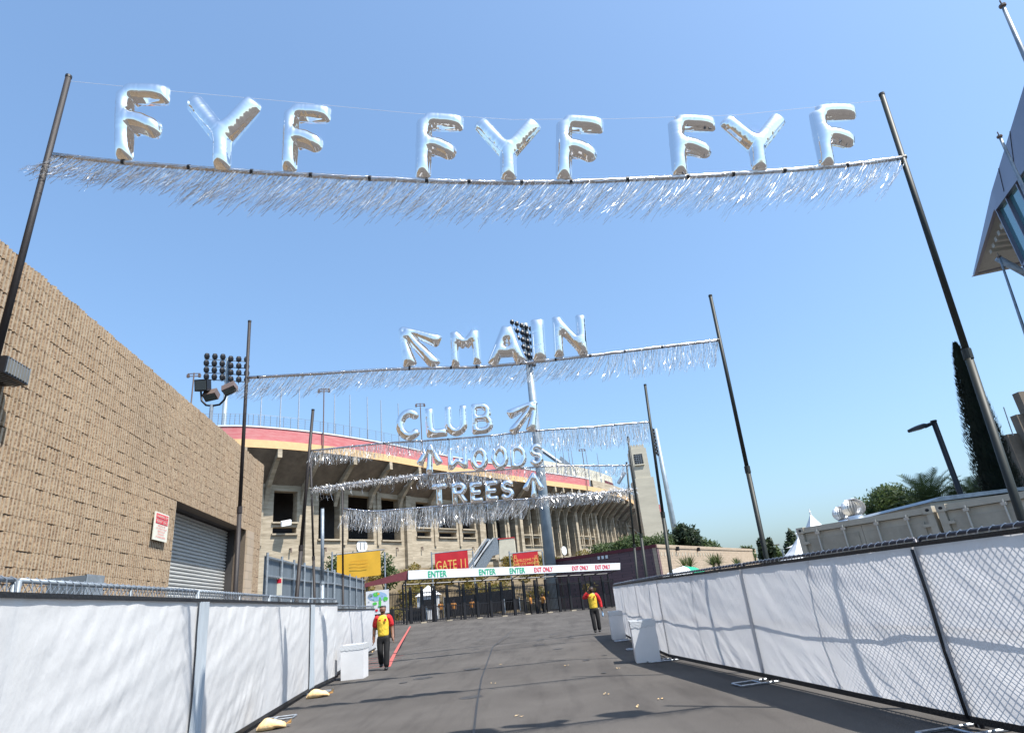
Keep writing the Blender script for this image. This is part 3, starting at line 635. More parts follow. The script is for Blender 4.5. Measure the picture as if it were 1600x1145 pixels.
def glyph(ch, N_=66):
    if (ch, N_) in LC: return LC[(ch, N_)]
    strokes, wd, wt = GL[ch]; h = 1.0 / N_; pad = 3; nx = int((wd + .1) / h) + 2 * pad; ny = N_ + 2 * pad + 6
    X, Yy = np.meshgrid((np.arange(nx) - pad - 2) * h, (np.arange(ny) - pad - 3) * h, indexing='ij')
    F_ = np.full(X.shape, 9.0); hw = wt / 2; TP = np.zeros(X.shape); acc = 0.0
    for si, stx in enumerate(strokes):
        acc += 1.7
        for a, b in zip(stx, stx[1:]):
            ax, ay = a; dx, dy = b[0] - ax, b[1] - ay; L = math.hypot(dx, dy) + 1e-9; ux, uy = dx / L, dy / L
            if len(stx) > 2: t = np.clip(((X - ax) * ux + (Yy - ay) * uy), 0, L); d = np.hypot(X - ax - ux * t, Yy - ay - uy * t) - hw
            else:
                lx = np.abs((X - ax) * ux + (Yy - ay) * uy - L / 2) - (L / 2 - .0) + .0; tt = np.clip(((X - ax) * ux + (Yy - ay) * uy) / L, 0, 1); hv = hw * (1 if ch != 'ARROW' else (1.15 - .5 * tt if si == 0 else .35 + 1.0 * tt)); ly = np.abs(-(X - ax) * uy + (Yy - ay) * ux) - hv; r = .055
                lx = lx + r; ly = ly + r; d = np.hypot(np.maximum(lx, 0), np.maximum(ly, 0)) + np.minimum(np.maximum(lx, ly), 0) - r
            tq = ((X - ax) * ux + (Yy - ay) * uy); TP = np.where(d < F_, acc + tq, TP); acc += L
            k = .012 if ch == 'ARROW' else .022; m_ = np.minimum(F_, d); hh_ = np.maximum(k - np.abs(F_ - d), 0) / k; F_ = m_ - hh_ * hh_ * k * .25
    ins = np.clip(.5 - F_ / h, 0, 1); u = np.zeros_like(F_)
    for _ in range(900):
        v = .25 * (np.roll(u, 1, 0) + np.roll(u, -1, 0) + np.roll(u, 1, 1) + np.roll(u, -1, 1) + h * h); u = ins * v
    H = np.sqrt(np.maximum(u, 0) * 1.75) + .003
    nzv = np.array([[noise.noise(Vector((x * 6, y * 6, ord(ch[0]) % 7))) for y in Yy[0]] for x in X[:, 0]])
    edge = np.exp(np.minimum(F_, 0) / .045); ang = np.array([[noise.noise(Vector((TP[i, j] * 24, X[i, j] * 3, 3.3))) for j in range(ny)] for i in range(nx)])
    H = H * (1 + .03 * nzv + .085 * edge * ang + .01 * ang)
    F_ = F_ - .016; vs = []; fs = []; idx = {}
    def vert(key, x, y, z):
        if key not in idx: idx[key] = len(vs); vs.append((x, y, z))
        return idx[key]
    for i in range(nx - 1):
        for j in range(ny - 1):
            cs = [(i, j), (i + 1, j), (i + 1, j + 1), (i, j + 1)]; fv = [F_[c] for c in cs]
            if min(fv) >= 0: continue
            for sgn in (1, -1):
                poly = []
                for q in range(4):
                    c0, c1, f0, f1 = cs[q], cs[(q + 1) % 4], fv[q], fv[(q + 1) % 4]
                    if f0 < 0: poly.append(vert((c0, sgn), X[c0], Yy[c0], sgn * H[c0]))
                    if (f0 < 0) != (f1 < 0):
                        t = f0 / (f0 - f1); key = (min(c0, c1), max(c0, c1)); poly.append(vert(key, X[c0] + (X[c1] - X[c0]) * t, Yy[c0] + (Yy[c1] - Yy[c0]) * t, 0))
                if len(poly) >= 3: fs.append(tuple(poly) if sgn > 0 else tuple(poly[::-1]))
    LC[(ch, N_)] = (vs, fs, wd); return LC[(ch, N_)]
def balloon(ch, BL, TL, Yp, label, group, wpx=None, N_=66, mode='BL', yaw=0.0, slope=-.1):
    a, b = D(*BL, Yp), D(*TL, Yp); upv = b - a; hgt = upv.length; upv.normalize(); nrm = Vector((math.sin(yaw), -math.cos(yaw), 0)); right = upv.cross(nrm).normalized() * 1
    if right.x < 0: right = -right
    if mode == 'BL':
        rr_ = (D(BL[0] + 60, BL[1] + 60 * slope, Yp) - a).normalized(); right = (right * .25 + rr_ * .75).normalized()
    nrm = right.cross(upv).normalized()
    vs, fs, wd = glyph(ch, N_); kx = hgt
    if wpx: kx = (D(BL[0] + wpx, BL[1], Yp) - a).length / wd
    org = a if mode == 'BL' else a - right * kx * .38
    mb = MB(); mb.v = [org + right * (x * kx) + upv * (y * hgt) + nrm * (z * hgt) for x, y, z in vs]; mb.f = list(fs)
    base = a.copy(); o = mb.build('arrow_balloon' if ch == 'ARROW' else 'letter_balloon', 'foil', None, True, base)
    return tag(o, label, 'balloon', group)

def interp_line(pts):
    def f(x):
        for (xa, ya), (xb, yb) in zip(pts, pts[1:]):
            if x <= xb: return ya + (yb - ya) * (x - xa) / (xb - xa)
        return pts[-1][1]
    return f
def banner(label, pts, Y0, Y1, rad, ties, fringe, nstr, wpx, seed, fluffy=None):
    random.seed(seed); x0, x1 = pts[0][0], pts[-1][0]; f = interp_line(pts)
    Yf = lambda x: Y0 + (Y1 - Y0) * (x - x0) / (x1 - x0)
    P = lambda x: D(x, f(x), Yf(x)); n = 40; line = [P(x0 + (x1 - x0) * i / n) for i in range(n + 1)]
    line = [line[0]] + [(line[i - 1] + line[i] * 2 + line[i + 1]) / 4 for i in range(1, n)] + [line[-1]]
    def at(t): k = min(n - 1, int(t * n)); return line[k].lerp(line[k + 1], t * n - k)
    c = line[n // 2]; t = thing('tinsel_banner', label, 'banner', line[0], 'silver tinsel banners strung across the road')
    MB().tube(line, rad, 10).build('foil_wrapped_line', 'wrap', t, smooth=True)
    for tx in ties:
        q = (tx - x0) / (x1 - x0); a, b = at(q), at(min(1, q + .002)); d = (b - a).normalized(); MB().tube([a - d * rad * .6, a + d * rad * .6], rad * 1.15, 8).build('tie', 'black', t)
    mb = MB()
    for k in range(nstr):
        q = (k + ru(-.9, .9)) / nstr; q = min(1, max(0, q)); p = at(q) - Vector((0, 0, rad * .8)) + Vector((0, ru(-.03, .03), 0))
        fx = x0 + q * (x1 - x0); L, slant, curl, dens = fringe(fx)
        if rnd() > dens: continue
        L *= ru(.85, 1.25); slant = slant + ru(-.12, .12) + .15 * noise.noise(Vector((fx * .04, seed, 0))); ph = ru(0, 6.28); tw = ru(0, 6.28); wy = ru(-.25, .25); m_ = 8; prev = None; wd = wpx * ru(.7, 1.2)
        for s in range(m_ + 1):
            u = s / m_; a_ = slant * (.8 + .35 * u) + ru(-.12, .12); dx = -math.sin(a_); dz = -math.cos(a_)
            if s: p = p + Vector((dx, wy, dz)) * (L / m_) + Vector((math.sin(ph + u * 7) * curl * u, math.cos(ph * 1.7 + u * 8) * curl * u, math.sin(ph * 2.3 + u * 9) * curl * u * .7))
            tw += ru(-.75, .75); sd = Vector((math.cos(tw), math.sin(tw), ru(-.4, .4) * u)) * wd * (.5 - .12 * u)
            b_ = len(mb.v); mb.v += [p - sd, p + sd]
            if s: mb.f.append((b_ - 2, b_ - 1, b_ + 1, b_))
    if fluffy:
        xa, xb, nf, lf = fluffy
        for k in range(nf):
            q = (ru(xa, xb) - x0) / (x1 - x0); p = at(q); d = Vector((ru(-1, 1), ru(-1, 1), ru(-1, .8))).normalized() * lf * ru(.4, 1.1); sd = d.orthogonal().normalized() * wpx * .7; b_ = len(mb.v)
            mb.v += [p - sd, p + sd, p + d * .6 + sd, p + d * .6 - sd, p + d + Vector((0, 0, -lf * .2))]; mb.f += [(b_, b_ + 1, b_ + 2, b_ + 3), (b_ + 3, b_ + 2, b_ + 4)]
    o = mb.build('tinsel_fringe', 'tinsel', t); o['kind'] = 'stuff'
    return at, t
def pole(label, top, bot, Y, rad, mt, sleeve=None, Yb=None):
    a = D(*top, Y); b = D(*bot, Yb or Y); d = (b - a).normalized(); base = b + d * ((b.z - 0) / -d.z) if d.z < 0 else b
    base.z = 0; t = thing('banner_pole', label, 'pole', base, 'dark steel poles holding the tinsel banners')
    jl = a.lerp(base, .52)
    MB().tube([jl, a], [rad * .86, rad * .8], 12).build('upper_pole', mt, t, smooth=True)
    MB().tube([base, jl + (a - jl).normalized() * .02], [rad, rad], 12).build('lower_pole', mt, t, smooth=True)
    MB().tube([jl - (a - jl).normalized() * .06, jl + (a - jl).normalized() * .07], rad * 1.18, 12).build('joint_collar', mt, t)
    MB().tube([a - (a - base).normalized() * .01, a + (a - base).normalized() * .03], rad * .9, 10).build('end_cap', 'black', t)
    return t
YA0, YA1 = 6.3, 7.0
pole('near left banner pole leaning over the tan block building', (107, 121), (1, 530), YA0, .047, 'pole')
pole('near right banner pole with a sleeve joint rising past the containers', (1378, 149), (1590, 790), YA1, .045, 'pole_green')
pole('second left banner pole, in front of the roller door', (390, 503), (371, 860), 11.5, .042, 'pole')
pole('second right banner pole, left of the container', (1110, 463), (1193, 850), 11.5, .045, 'pole_green')
pole('third left banner pole, slanting up in front of the grey fence', (489, 641), (466, 905), 15.6, .05, 'pole')
pole('third right banner pole, right of the stone tower', (1008, 602), (1045, 870), 15.6, .045, 'pole_green')
pole('fourth left banner pole, just left of the yellow banner', (485, 700), (491, 915), 21.5, .045, 'pole')
pole('fourth right banner pole, against the stone tower', (981, 683), (1008, 885), 21.5, .05, 'pole_green')
pole('fifth left banner pole, in front of the yellow banner', (535, 765), (536, 925), 25.5, .045, 'pole')
pole('fifth right banner pole, left of the stone tower', (979, 723), (994, 885), 25.5, .05, 'pole_green')
pole('short grey pole between the fourth and fifth left banner poles', (504, 794), (503.5, 890), 30, .1, 'galvd')

R1 = [('F', (179, 251), (182, 136), 0, 'first letter'), ('Y', (291, 262), (298, 150), 112, 'first Y'), ('F', (438, 268), (443, 166), 0, 'second F'), ('F', (647, 277), (650, 179), 0, 'third F'), ('Y', (746, 280), (746, 185), 98, 'middle Y'),
      ('F', (867, 280), (868, 182), 0, 'fourth F'), ('F', (1049, 274), (1041, 182), 0, 'fifth F'), ('Y', (1139, 268), (1128, 182), 97, 'last Y'), ('F', (1279, 262), (1260, 168), 0, 'sixth F')]
nth = ['leftmost', 'second', 'third', 'fourth', 'middle', 'sixth', 'seventh', 'eighth', 'rightmost']
for i, (ch, bl, tl, wp, _) in enumerate(R1):
    Yp = YA0 + (YA1 - YA0) * (bl[0] - 80) / 1335
    wf = 88 if ch == 'F' and i == 0 else (78 if ch == 'F' else wp)
    balloon(ch, bl, tl, Yp, f'silver foil letter {ch} balloon, {nth[i]} of the nine on the front banner', 'letter balloons on the front banner', wpx=wf if ch == 'Y' else wf, N_=84, slope=[.05, .09, .05, .06, .03, .06, .02, -.06, -.08][i])
def fr1(x): return (.56 if x > 320 else .42) + .06 * min(1, max(0, (x - 300) / 300)), (.78 if x > 250 else .95), .012 if x > 200 else .03, 1
b1pts = [(84, 242), (190, 254), (300, 262), (395, 269), (485, 274), (580, 279), (665, 283), (795, 286), (905, 284), (1000, 280), (1100, 275), (1220, 267), (1320, 259), (1415, 246)]
at1, _ = banner('front silver tinsel banner under the letters FYF FYF FYF', b1pts, YA0, YA1, .034, [193, 296, 394, 486, 578, 667, 733, 815, 892, 980, 1074, 1145, 1225, 1322, 1412], fr1, 1650, .0068, 11)
b2pts = [(386, 590), (491, 584), (601, 577), (700, 574), (740, 574), (812, 568), (919, 556), (1034, 542), (1125, 531)]
banner('second tinsel banner, below the arrow and the word MAIN', b2pts, 11.5, 11.5, .032, [404, 640, 705, 745, 813, 868, 922, 976, 1034, 1122], lambda x: (.52 if x > 780 else (.42 if x > 560 else .5), .75 if x < 950 else .3, .02, 1), 900, .0088, 22)
b3pts = [(486, 704), (601, 692), (700, 686), (760, 681), (832, 673), (920, 667), (1014, 659)]
banner('third tinsel banner, below the word CLUB', b3pts, 15.6, 15.6, .026, [600, 700, 838, 960], lambda x: (.52 if x > 860 else .36, .12, .02, 1 if x > 860 or x < 600 else .75), 1050, .010, 33)
b4pts = [(487, 765), (559, 755), (661, 742), (700, 739), (793, 733), (850, 728), (985, 726.5)]
banner('fourth tinsel banner, below the word WOODS, wound up at its left end', b4pts, 21.5, 21.5, .03, [], lambda x: (.42, .2 if x < 850 else .6, .05, (.04 if x < 655 else 1) if x < 800 else .6), 1000, .013, 44, fluffy=(487, 665, 1500, .2))
b5pts = [(535, 794), (580, 799), (681, 791), (781, 782), (830, 779), (922, 772), (991, 764)]
banner('fifth tinsel banner, below the word TREES', b5pts, 25.5, 25.5, .03, [], lambda x: (.72 if x < 830 else .42, .1 if x < 780 else .55, .03, 1 if x < 830 else .7), 1500, .015, 55, fluffy=(840, 991, 900, .32))
random.seed(99)
# nylon lines
for lab, pts, Y0, Y1, r_ in [('thin clear line strung above the front banner through the tops of its letters', [(109, 127), (262, 142), (440, 158), (640, 177), (800, 187), (960, 186), (1150, 180), (1377, 157)], YA0, YA1, .0022)]:
    mb = MB().tube([D(x, y, Y0 + (Y1 - Y0) * (x - 84) / 1331) for x, y in pts], r_, 4); tag(mb.build('nylon_line', mat('nylon', (.8, .84, .9), .3), org=D(109, 127, YA0)), lab, 'line')
GB = 'letter balloons on the second banner'
balloon('ARROW', (682, 571), (624, 511), 11.5, 'silver foil arrow balloon pointing up and left before MAIN', GB, mode='C', N_=60)
for ch, bl, tl, wp in [('M', (706, 573), (703, 514), 46), ('A', (763, 570), (764, 506), 58), ('I', (833, 564), (829, 500), 21), ('N', (867, 558), (863, 496), 52)]:
    balloon(ch, bl, tl, 11.45, f'silver foil letter {ch} balloon of the word MAIN', GB, wpx=wp, N_=54)
GB = 'letter balloons on the third banner'
for ch, bl, tl, wp in [('C', (621, 689), (619, 642), 37), ('L', (668, 684), (664, 639), 32), ('U', (697, 682), (695, 636), 34), ('B', (738, 679), (735, 632), 34)]:
    balloon(ch, bl, tl, 15.55, f'silver foil letter {ch} balloon of the word CLUB', GB, wpx=wp, N_=48)
balloon('ARROW', (800, 676), (839, 625), 15.55, 'silver foil arrow balloon pointing up and right after CLUB', GB, mode='C', N_=50)
GB = 'letter balloons on the fourth banner'
balloon('ARROW', (671, 740), (672, 692), 21.4, 'silver foil arrow balloon pointing up before WOODS', GB, mode='C', N_=44)
for i, (ch, bl, tl, wp) in enumerate([('W', (700, 738), (699, 700), 32), ('O', (736, 737), (735, 700), 27), ('O', (769, 735), (768, 697), 26), ('D', (798, 733), (797, 697), 26), ('S', (828, 729), (827, 694), 22)]):
    w_ = {1: 'first ', 2: 'second '}.get(i, '')
    balloon(ch, bl, tl, 21.4, f'{w_}silver foil letter {ch} balloon of the word WOODS', GB, wpx=wp, N_=44)
GB = 'letter balloons on the fifth banner'
for i, (ch, bl, tl, wp) in enumerate([('T', (674, 790), (673, 757), 26), ('R', (707, 788), (705, 755), 24), ('E', (735, 786), (733, 754), 22), ('E', (759, 783), (757, 752), 22), ('S', (783, 782), (782, 751), 21)]):
    w_ = {2: 'first ', 3: 'second '}.get(i, '')
    balloon(ch, bl, tl, 25.4, f'{w_}silver foil letter {ch} balloon of the word TREES', GB, wpx=wp, N_=40)
balloon('ARROW', (834, 777), (833, 737), 25.4, 'silver foil arrow balloon pointing up after TREES', GB, mode='C', N_=40)

# ------------------------------------------------------------ temporary fences
def fabric(a, b, z0, z1, off, amp, seed, nx=90, nz=60, folds=1.0):
    d = b - a; L = d.length; u = d / L; n = Vector((u.y, -u.x, 0)) * (1 if off > 0 else -1); mb = MB()
    for j in range(nz + 1):
        for i in range(nx + 1):
            s, t = i / nx, j / nz; x = s * L; z = z0 + (z1 - z0) * t
            m_ = 1 - .35 * (4 * (t - .5) ** 2)
            # long slanting tension folds, finer near the hems and seams
            w1 = noise.noise(Vector((x * .9 + t * 1.8 + seed, (z - x * .35) * 4.5, seed)))
            w2 = noise.noise(Vector((x * 5.5 - z * 4.2 + seed * 3, (z * .9 + x * .5) * 1.3, seed + 5)))
            w3 = noise.noise(Vector((x * 13 + seed, z * 10, 4)))
            bt = max(0, 1 - t / .35) ; tp = max(0, (t - .7) / .3)
            k = min(1, s * 9, (1 - s) * 9) * amp * m_ * (w1 * 1.1 + w2 * (.45 + 1.1 * bt + .5 * tp) * folds + .13 * w3)
            p = a + u * x + n * (abs(off) + k + amp * 1.2 + .05 * math.sin(math.pi * t) * math.sin(math.pi * s)); mb.v.append(Vector((p.x, p.y, z)))
    for j in range(nz):
        for i in range(nx): q = j * (nx + 1) + i; mb.f.append((q, q + 1, q + nx + 2, q + nx + 1))
    return mb
def chain(a, b, z0, z1, pitch=.075, r_=.0034):
    d = b - a; L = d.length; u = d / L; H = z1 - z0; mb = MB(); k = -H
    while k < L:
        for sg in (1, -1):
            s0, s1 = (k, k + H); za, zb = (z0, z1) if sg > 0 else (z1, z0)
            lo, hi = max(0, s0), min(L, s1)
            if hi - lo > .01:
                f0, f1 = (lo - s0) / H, (hi - s0) / H; p = a + u * lo; q = a + u * hi
                p = Vector((p.x, p.y, za + (zb - za) * f0)); q = Vector((q.x, q.y, za + (zb - za) * f1)); mb.tube([p, q], r_, 3, False)
        k += pitch
    return mb
def fpanel(a, b, zt, side, fm, label, group, amp, seed, link=True, hemz=.10, res=(90, 60), toplap=.12, feet=True, foldk=1.0, fmt='galvd'):
    a, b = Vector((a[0], a[1], 0)), Vector((b[0], b[1], 0)); u = (b - a).normalized(); n = Vector((u.y, -u.x, 0)) * side
    t = thing('fence_panel', label, 'fence panel', a.lerp(b, .5), group)
    fr = MB(); z0 = .08; A, B = a + u * .03, b - u * .03
    for p in (A, B): fr.tube([p + Vector((0, 0, .02)), p + Vector((0, 0, zt))], .021, 8)
    for z in (z0, zt * .52, zt): fr.tube([A + Vector((0, 0, z)), B + Vector((0, 0, z))], .021 if z != zt * .52 else .014, 8)
    m_ = a.lerp(b, .5); fr.tube([m_ + Vector((0, 0, z0)), m_ + Vector((0, 0, zt))], .014, 6)
    fr.build('frame', fmt, t, smooth=True)
    if link: chain(A, B, z0, zt).build('chain_link', 'galv', t)
    fo = fabric(a, b, hemz, zt - toplap, .035 * side, amp, seed, res[0], res[1], foldk).build('privacy_fabric', fm, t, smooth=True)
    hm = MB(); fo_ = n * (.035 + amp * 1.2 + .02)
    for z, hh_ in ((hemz, .03), (zt - toplap, .022)): MB().obox((a + b) / 2 + fo_ + Vector((0, 0, z)), (b - a) / 2, n * .008, (0, 0, hh_)).build('hem', 'hem', fo)
    k = .12; tm = MB()
    x = .1
    while x < (b - a).length - .05:
        p = a + u * x; top = Vector((p.x, p.y, zt)); tm.tube([top - n * .028 + Vector((0, 0, .0)), top + Vector((0, 0, .028)) + u * .02, top + n * .03 + u * .045, top + n * .04 + u * .06 - Vector((0, 0, toplap))], .0045, 4); x += k
    tmo = tm.build('wire_tie', 'galv', t)
    if feet:
        ft = MB()
        for p in (a,):
            for e in (-.16, .16): q = p + u * e; ft.tube([q - n * .45 + Vector((0, 0, .02)), q + n * .55 + Vector((0, 0, .02))], .016, 6)
            for e in (-.45, -.1, .2, .55): q = p + n * e; ft.tube([q - u * .16 + Vector((0, 0, .02)), q + u * .16 + Vector((0, 0, .02))], .014, 6)
            ft.tube([p + Vector((0, 0, .02)), p + Vector((0, 0, .3))], .014, 6)
        ft.build('foot', 'galv', t)
    return t
def Xl(y): return float(np.interp(y, [0, 3, 4.76, 8.84, 11.2, 14, 16.5, 18.8], [-3.35, -3.85, -4.14, -4.70, -5.02, -5.55, -5.82, -5.96]))
gl = 'white fabric fence panels along the left side'
LY = [1.2, 4.95, 8.65, 12.35, 15.95, 18.8]; nm = ['nearest', 'second', 'third', 'fourth', 'fifth']
for i in range(5):
    a, b = (Xl(LY[i]), LY[i]), (Xl(LY[i + 1]), LY[i + 1])
    o = fpanel(a, b, 2.15, 1, 'fab', f'sunlit white fabric fence panel on the left, {nm[i]} from the camera', gl, .011, 3 + i * 2.7, link=(i < 3), res=(150, 90) if i in (1, 2) else (90, 60), foldk=1.4 if i in (1, 2) else 1)
# added strips at two overlapping seams, bluish post shade put into their colour
for y, w_, lab in [(8.6, .34, 'grey-blue strip standing in for post shade at the overlapping seam of the near left fence'), (15.95, .42, 'grey-blue strip standing in for post shade at the farther overlapping seam of the left fence')]:
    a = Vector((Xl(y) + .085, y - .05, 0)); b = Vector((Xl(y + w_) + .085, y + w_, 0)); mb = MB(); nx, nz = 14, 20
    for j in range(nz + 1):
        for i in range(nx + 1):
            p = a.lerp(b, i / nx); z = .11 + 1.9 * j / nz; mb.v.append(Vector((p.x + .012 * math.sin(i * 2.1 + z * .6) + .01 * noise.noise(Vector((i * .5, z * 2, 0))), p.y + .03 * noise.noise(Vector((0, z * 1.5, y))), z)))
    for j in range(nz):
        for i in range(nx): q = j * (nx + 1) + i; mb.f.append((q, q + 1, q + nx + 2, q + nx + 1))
    tag(mb.build('shade_strip', 'seamshade', None, True, a), lab, 'fabric', 'strips of post shade at the left fence seams')
e2 = G(585, 1016)
far = [(-6.25, 19.6), ((-6.25 + e2.x) / 2 - .1, (19.6 + e2.y) / 2), (e2.x, e2.y)]
for i in range(2): fpanel(far[i], far[i + 1], 2.0, 1, 'fab', ['white fabric fence panel set back behind the left trash box', 'farthest white fabric fence panel on the left, beside the walking guard'][i], gl, .012, 30 + i, link=False, res=(60, 40), feet=False)
def Xr(y): return float(np.interp(y, [0, 3.5, 6.69, 7.5, 9.12, 10.6, 12.9, 15.4, 21.4, 24.8], [5.35, 4.75, 4.08, 3.93, 3.75, 3.52, 3.12, 2.8, 2.92, 3.02]))
gr_ = 'backlit white fabric fence panels along the right side'
RY = [3.0, 6.72, 10.7, 14.9, 18.2, 21.5, 24.8]; nm = ['nearest', 'second', 'third', 'fourth', 'fifth', 'farthest']
for i in range(6):
    a, b = (Xr(RY[i]), RY[i]), (Xr(RY[i + 1]), RY[i + 1])
    fpanel(a, b, 1.77, -1, 'fab2', f'shaded white fabric fence panel on the right, {nm[i]} from the camera', gr_, .014, 51 + i * 3.1, link=True, res=(120, 80) if i < 3 else (60, 40), toplap=.055, foldk=1.5, fmt='framedark')
a = Vector((Xr(6.72) - .085, 6.72, .1)); tag(MB().tube([a, a + Vector((.02, .05, .6)), a + Vector((-.01, -.03, 1.1)), a + Vector((0, 0, 1.57))], .016, 6).build('black_edging', 'hem', None, True, a), 'black edge binding hanging down the nearest seam of the right fence', 'edging')
# things behind the near right fence that shade it
# ------------------------------------------------------------ trash boxes
def trashbox(x, y, w_, h, rot, label):
    t = thing('trash_box', label, 'trash box', (x, y, 0), 'white trash boxes beside the fences'); t.rotation_euler = (0, 0, rot)
    def loc(mb, n_, m_, par=t): 
        o = mb.build(n_, m_, None, org=(0, 0, 0)); o.parent = par; return o
    b = MB(); hw = w_ / 2; k = .97
    b.add([(-hw * k, -hw * k, 0), (hw * k, -hw * k, 0), (hw * k, hw * k, 0), (-hw * k, hw * k, 0), (-hw, -hw, h), (hw, -hw, h), (hw, hw, h), (-hw, hw, h)], [(0, 1, 5, 4), (1, 2, 6, 5), (2, 3, 7, 6), (3, 0, 4, 7), (3, 2, 1, 0)])
    o = b.build('carton', 'box', None); o.parent = t
    l = MB(); n = 40; ring = []
    for lv_, (f_, z) in enumerate([(.86, h - .15), (.99, h + .01), (1.03, h + .005), (1.025, h - .13)]):
        for i in range(n):
            a_ = i / n * 4; sd = int(a_); q = a_ - sd; c = [(-1, -1), (1, -1), (1, 1), (-1, 1), (-1, -1)]; x_ = c[sd][0] + (c[sd + 1][0] - c[sd][0]) * q; y_ = c[sd][1] + (c[sd + 1][1] - c[sd][1]) * q
            l.v.append(Vector((x_ * hw * f_, y_ * hw * f_, z + (ru(-.03, .015) if lv_ == 3 else ru(-.006, .006)))))
    for r_ in range(3):
        for i in range(n): l.f.append((r_ * n + i, r_ * n + (i + 1) % n, (r_ + 1) * n + (i + 1) % n, (r_ + 1) * n + i))
    o = l.build('bin_liner', 'boxlip', None); o.parent = t
    return t
c1 = G(528, 1064); c2 = G(568, 1060); s_ = (c2 - c1).length
trashbox((c1.x + c2.x) / 2, c1.y + s_ / 2, s_ * .88, .88, .05, 'white trash box at the end of the near left fence, beside the walking guard')
c1 = G(569, 1017.5); trashbox(c1.x + .3, c1.y + .3, .56, .88, .1, 'white trash box beside the far left fence, behind the walking guard')
c1 = G(994, 1036); trashbox(c1.x + .31, c1.y + .26, .56, .86, -.08, 'white trash box on the right, the nearer of the two by the right fence')
c1 = G(958, 999.5); trashbox(c1.x + .28, c1.y + .3, .56, .88, -.05, 'white trash box on the right, the farther of the two by the right fence')
# sandbags
def sandbag(px, py, L, label, rot):
    c = G(px, py); mb = MB(); n, m_ = 16, 12
    for i in range(n + 1):
        s = i / n; w_ = math.sin(math.pi * min(1, max(0, s * .96 + .02))) ** .4
        for k in range(m_):
            a = 2 * math.pi * k / m_; y_ = math.cos(a) * .15 * w_; z_ = max(0, .075 * w_ + math.sin(a) * .085 * w_ * (1 + .3 * math.sin(s * 6)))
            x_ = (s - .5) * L; nn = .018 * noise.noise(Vector((s * 7, a, px)))
            mb.v.append(c + Vector((x_ * math.cos(rot) - y_ * math.sin(rot), x_ * math.sin(rot) + y_ * math.cos(rot), z_ + nn * (z_ > .01))))
    for i in range(n):
        for k in range(m_): mb.f.append((i * m_ + k, i * m_ + (k + 1) % m_, (i + 1) * m_ + (k + 1) % m_, (i + 1) * m_ + k))
    mb.f += [tuple(range(m_)), tuple(range(n * m_, (n + 1) * m_))]
    e = Vector((math.cos(rot), math.sin(rot), 0)); q = c + e * L * .46 + Vector((0, 0, .05))
    for k in range(5): a = ru(-.8, .8); mb.add([q, q + Vector((math.cos(rot + a) * .12, math.sin(rot + a) * .12, ru(.0, .1))), q + Vector((math.cos(rot + a + .4) * .1, math.sin(rot + a + .4) * .1, .0))], [(0, 1, 2)])
    tag(mb.build('sandbag', 'sand', None, True, c), label, 'sandbag', 'sandbags at the foot of the left fence')
sandbag(497, 1089, .5, 'orange sandbag at the foot of the left fence, left of the white trash box', .15)
sandbag(424, 1139, .46, 'orange sandbag at the foot of the left fence, nearest the camera', .35); sandbag(574, 1020, .5, 'orange sandbag beside the far left trash box', 0)
# leaf litter
for k, (px, py) in enumerate([(784, 1037), (770, 1067), (947, 1083), (966, 1043), (1031, 1090), (885, 1039), (809, 1118), (996, 1103)]):
    c = G(px, py, .012); mb = MB(); s = .032
    for q in range(3): a = ru(0, 6.28); o = Vector((ru(-.06, .06), ru(-.08, .08), 0)); mb.add([c + o + Vector((math.cos(a + i * 1.57) * s * (1 if i % 2 else .55), math.sin(a + i * 1.57) * s * (1 if i % 2 else .55), .008 * (i % 2))) for i in range(4)], [(0, 1, 2, 3)])
    tag(mb.build('fallen_leaf', 'sand', None, org=c), 'small dry tan leaf lying on the asphalt road', 'leaf', 'dry leaves scattered on the road')

# ------------------------------------------------------------ people
def skin(name, J, E, m, parent, lv=2, org=(0, 0, 0)):
    names = list(J); me = bpy.data.meshes.new(name); me.from_pydata([J[k][0] for k in names], [(names.index(a), names.index(b)) for a, b in E], []); me.update()
    o = bpy.data.objects.new(name, me); COL.objects.link(o); me.materials.append(M[m]); o.parent = parent
    md = o.modifiers.new('skin', 'SKIN'); sv = me.skin_vertices[0].data if me.skin_vertices else None
    if sv is None: bm = bmesh.new(); bm.from_mesh(me); bm.verts.layers.skin.verify(); bm.to_mesh(me); bm.free(); sv = me.skin_vertices[0].data
    for i, k in enumerate(names):
        r_ = J[k][1]; sv[i].radius = r_ if isinstance(r_, tuple) else (r_, r_)
    sv[0].use_root = True; md.use_smooth_shade = True; md.use_x_symmetry = False
    s2 = o.modifiers.new('sub', 'SUBSURF'); s2.levels = lv; s2.render_levels = lv
    dg = bpy.context.evaluated_depsgraph_get(); bpy.context.view_layer.update(); me2 = bpy.data.meshes.new_from_object(o.evaluated_get(dg))
    o.modifiers.clear(); o.data = me2; bpy.data.meshes.remove(me); return o
